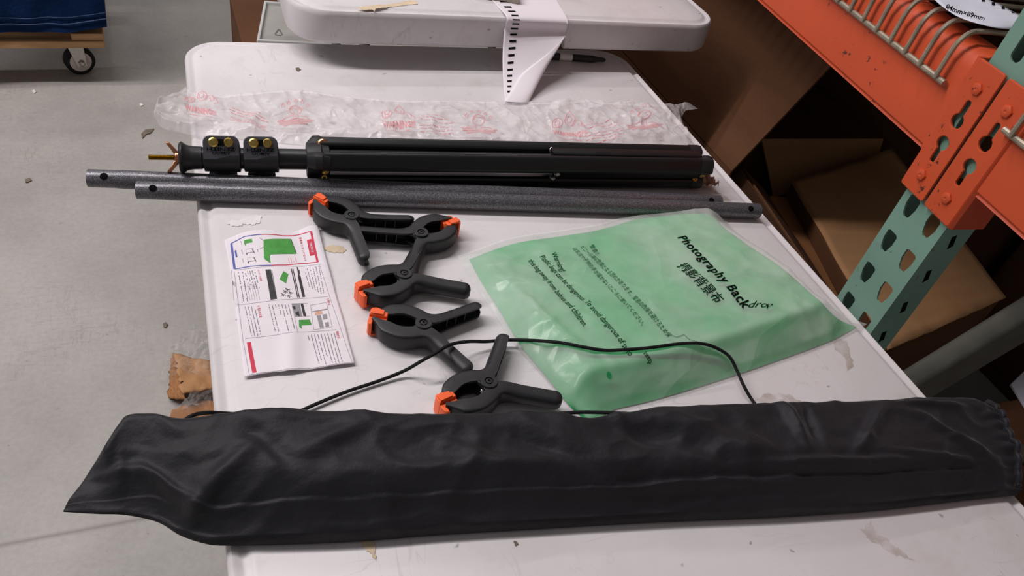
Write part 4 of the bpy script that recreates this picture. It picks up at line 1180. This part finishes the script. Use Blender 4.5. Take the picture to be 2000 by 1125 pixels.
mk.box((1.6545, .0, .75), (1.6585, .11, .757)); mk.box((1.6545, .0, .643), (1.6585, .11, .65))
plabel(build('printed_mark', mk, 'dark_text', bk), 'dark printed marks')
# white card and grey slat
P = [on_z(*q, .302) for q in ((1972, 752), (2003, 722), (2060, 760), (2010, 812))]
mbw = MB().loft([[Vector((p.x, p.y, .3005)) for p in P], [Vector((p.x, p.y, .306)) for p in P]])
tag(build('white_card', mbw, 'light_card', None, bevel=.001), 'white card lying on the low carton at the right border', 'card')
P = [on_z(*q, .302) for q in ((1945, 884), (2030, 866), (2035, 900), (1950, 915))]
mbw = MB().loft([[Vector((p.x, p.y, .3005)) for p in P], [Vector((p.x, p.y, .312)) for p in P]])
tag(build('wooden_slat', mbw, 'old_wood', None, bevel=.002), 'grey wooden slat on the low carton beside the bag mouth', 'slat')

# ------------------------------------------------------------------ dolly with blue blanket
def dolly():
    zb = .118
    A, B = on_z(0, 95, zb), on_z(206, 94, zb); ex = (B-A).normalized(); ey = Vector((-ex.y, ex.x, 0)); Mx = Matrix(((ex.x, ey.x, 0, B.x), (ex.y, ey.y, 0, B.y), (0, 0, 1, 0), (0, 0, 0, 1)))
    t = thing('furniture_dolly', 'wooden furniture dolly on caster wheels under the blue blanket', 'dolly', (B.x-.3, B.y+.22, 0))
    build('rail', MB().box((-.75, 0, zb), (0, .09, zb+.022), Mx), 'pine', t, bevel=.002)
    build('rail', MB().box((-.75, .40, zb), (0, .49, zb+.022), Mx), 'pine', t, bevel=.002)
    for x in (-.085, -.75): build('cross_board', MB().box((x, .004, zb+.0222), (x+.085, .49, zb+.044), Mx), 'pine', t, bevel=.002)
    wx, wy = -.082, .075
    W = on_z(155, 142, 0); 
    for (x, y) in ((wx, wy), (-.69, wy), (wx, .42), (-.69, .42)):
        c = Mx @ Vector((x, y, 0)); c.z = .043
        cs = build('caster', MB().box((x-.03, y-.03, zb-.004), (x+.03, y+.03, zb-.0005), Mx), 'steel', t)
        axd = (ey*-.95+ex*.30).normalized()
        build('tyre', MB().lathe(c-axd*.016, axd, [(0, .030), (0, .038), (.004, .043), (.028, .043), (.032, .038), (.032, .030)], 32), 'rubber', cs)
        build('wheel_hub', MB().lathe(c-axd*.017, axd, [(0, .012), (.001, .031), (.033, .031), (.0345, .026), (.0335, .012)], 28), 'wheel_core', cs)
        sd = axd.cross(UP).normalized()
        fk = MB()
        for o_ in (-.024, .021):
            q = c+axd*o_
            fk.loft([[q+axd*e+sd*a_+UP*b_ for a_, b_ in ((-.014, -.012), (.012, -.014), (.034, .072), (-.012, .072))] for e in (0, .003)])
        fk.box((x-.026, y-.026, zb-.010), (x+.026, y+.026, zb-.004), Mx)
        build('fork', fk, 'steel', cs)
        build('axle_bolt', MB().lathe(c+axd*.0245, axd, [(0, .009), (.005, .009), (.008, .005)], 6), 'steel', cs)
    # blanket-covered load
    zt = zb+.044
    def f(s, tt):
        # wraps front (s along x), tt from lower hem up and over
        x = -.80+.815*s
        prof = [(-.045, .030), (-.035, .20), (-.02, .55), (.05, .70), (.45, .72), (.50, .4), (.5, .05)]
        q = poly_at([Vector((a_, b_, 0)) for a_, b_ in prof], tt)
        y = q.x+.42*0; z = zt+q.y-.012
        bul = .010*N(s*5, tt*7, 2)+.006*N(s*12, tt*16, 5)
        y += bul*2 if tt < .5 else 0; z += (bul if tt > .4 else 0)
        if s > .93: x -= .0
        z += (-.030*(1-s)+.006*N(s*7, 1) + .02*max(0, s-.9)*10*.6)*(1 if tt < .1 else max(0, 1-tt*4)) if tt < .25 else 0
        x += .010*N(tt*9, s*2, 3)*sstep(.9, 1, s)
        return Mx @ Vector((x, y+.03, z))
    g = MB().grid(f, 70, 60)
    # close the right end of the load
    rim = [f(1, k/60) for k in range(61)]
    g.add(rim, [list(range(61))])
    bl = build('moving_blanket', g, 'blanket', None, smooth=60)
    tag(bl, 'dark blue quilted blanket draped over the load on the dolly', 'blanket')
    st = MB().tube([f(k/80, .012)+Vector((0, -.003, .004)) for k in range(81)], .0016, 6); st.merge(MB().tube([f(k/80, .022)+Vector((0, -.003, .004)) for k in range(81)], .0010, 6))
    plabel(build('hem_stitching', st, 'thread', bl), 'pale hem stitching')
dolly()

# ------------------------------------------------------------------ carton and tote beyond the foreground table
def far_boxes():
    z1 = .42
    P = [on_z(*q, .002) for q in ((472, 75), (452, 0), (700, -10), (760, 70))]
    a, b = on_z(476, 85, .30), on_z(447, -20, .30)
    t = thing('carton', 'brown carton on the floor behind the foreground table, beside the grey tote lid', 'box', (a.x+.18, a.y+.2, 0))
    e = (b-a); e.z = 0; L = e.length; e.normalize(); f = Vector((e.y, -e.x, 0))
    low = [a-e*.12, a-e*.12+f*.14, b+f*.14, b]
    build('body', MB().loft([[Vector((p.x, p.y, .001)) for p in low], [Vector((p.x, p.y, .28)) for p in low]]), 'cardboard_shaded', t, bevel=.003)
    tl = thing('tote_lid', 'grey plastic tote lid with a recycling triangle leaning behind the foreground table', 'tote lid', (.3, 1.0, .285))
    q = [on_z(*p_, z) for p_, z in (((501, 82), .31), ((516, 4), .31), ((640, 16), .31), ((690, 92), .31))]
    n = UP
    def ring(k, z):
        c = sum(q, Vector())/4; return [Vector((c.x+(p_.x-c.x)*k, c.y+(p_.y-c.y)*k, z)) for p_ in q]
    build('rim', MB().loft([ring(1, .282), ring(1, .312), ring(.985, .316), ring(.93, .316), ring(.915, .306)], True, False), 'tote_grey', tl, bevel=.002)
    build('panel', MB().loft([ring(.92, .300), ring(.92, .3065)]), 'tote_panel_shaded', tl)
    mb = MB()
    tri = [(545, 56), (536, 68), (552, 69)]
    for i in range(3):
        A, B = on_z(*tri[i], .3072), on_z(*tri[(i+1) % 3], .3072)
        A, B = A.lerp(B, .08), A.lerp(B, .86); d = (B-A).normalized(); n_ = Vector((-d.y, d.x, 0))*.0022
        mb.add([A-n_, A+n_, B+n_, B-n_], [(0, 1, 2, 3)])
    plabel(build('recycling_mark', mb, 'mark_grey', tl), 'grey recycling triangle')
far_boxes()

# ------------------------------------------------------------------ litter on the floor left of the table
def litter():
    t = thing('torn_cardboard', 'torn and folded brown cardboard on the floor beside the table edge', 'cardboard', on_z(375, 735, 0))
    def sheet(name, pts, zs, mat, amp=.006, th=.003):
        P = [on_z(u, v, z) for (u, v), z in zip(pts, zs)]
        def f(s, tt):
            p = P[0].lerp(P[1], s).lerp(P[3].lerp(P[2], s), tt)
            e = .012*N(s*13, tt*13, P[0].x*9); p.z = max(.003, p.z+amp*N(s*3, tt*3, P[0].y*7)); p.x += e*(1 if s in (0, 1) else .3); return p
        return build(name, MB().grid(f, 18, 18), mat, t, smooth=30, solid=th)
    sheet('folded_panel', [(337, 690), (415, 705), (418, 758), (356, 768)], (.03, .03, .05, .07), 'cardboard_pale_lit')
    sheet('folded_panel', [(334, 702), (340, 690), (362, 780), (328, 778)], (.0, .03, .06, .004), 'cardboard', .004)
    t2 = thing('torn_cardboard', 'brown cardboard piece on the floor partly hidden by the black bag', 'cardboard', on_z(370, 820, 0))
    P = [on_z(*q, .03) for q in ((335, 800), (385, 780), (425, 782), (425, 850), (320, 850))]
    build('panel', MB().loft([[Vector((p.x, p.y, .001)) for p in P], [Vector((p.x, p.y, .03)) for p in P]]), 'cardboard', t2, bevel=.002)
    def film(name, label, px, z0, amp, k):
        P = [on_z(u, v, z0) for u, v in px]
        def f(s, tt):
            p = P[0].lerp(P[1], s).lerp(P[3].lerp(P[2], s), tt); x, y = p.x*28, p.y*28
            p.z = .004+z0*sstep(0, .2, min(s, 1-s, tt, 1-tt)+.02)*1.0+amp*(abs(N(x, y, k))+.5*abs(N(x*2.3, y*2.3, k+3))); return p
        tag(build(name, MB().grid(f, 60, 60), 'clear_film', None, smooth=25), label, 'plastic film')
    film('clear_plastic_film', 'crumpled clear plastic film around the torn cardboard on the floor', [(300, 716), (375, 628), (420, 640), (425, 745)], .055, .035, 1)
    film('clear_plastic_film', 'strip of clear plastic film over the cardboard nearest the black bag', [(312, 812), (375, 768), (428, 752), (428, 812)], .075, .025, 6)
    def chip(label, pts, mat, name='debris_chip'):
        P = [on_z(u, v, .001) for u, v in pts]
        tag(build(name, MB().loft([[Vector((p.x, p.y, .0004)) for p in P], [Vector((p.x, p.y, .003)) for p in P]]), mat), label, 'debris')
    chip('small white chip on the floor below the dolly', [(62, 178), (67, 176), (71, 180), (67, 183)], 'chip')
    chip('small white chip on the floor left of the plastic bag', [(272, 204), (276, 202), (280, 206), (275, 208)], 'chip')
    chip('brown leaf-shaped fragment on the floor near the wing nut', [(276, 262), (284, 254), (301, 252), (294, 261), (286, 263), (278, 271)], 'floor_stain')
    chip('small brown fragment on the floor left of the grey tubes', [(49, 351), (59, 348), (62, 353), (54, 357), (50, 357)], 'floor_stain')
    chip('dark fleck on the floor above the torn cardboard', [(318, 633), (324, 630), (328, 634), (324, 641), (320, 640)], 'floor_stain')
litter()
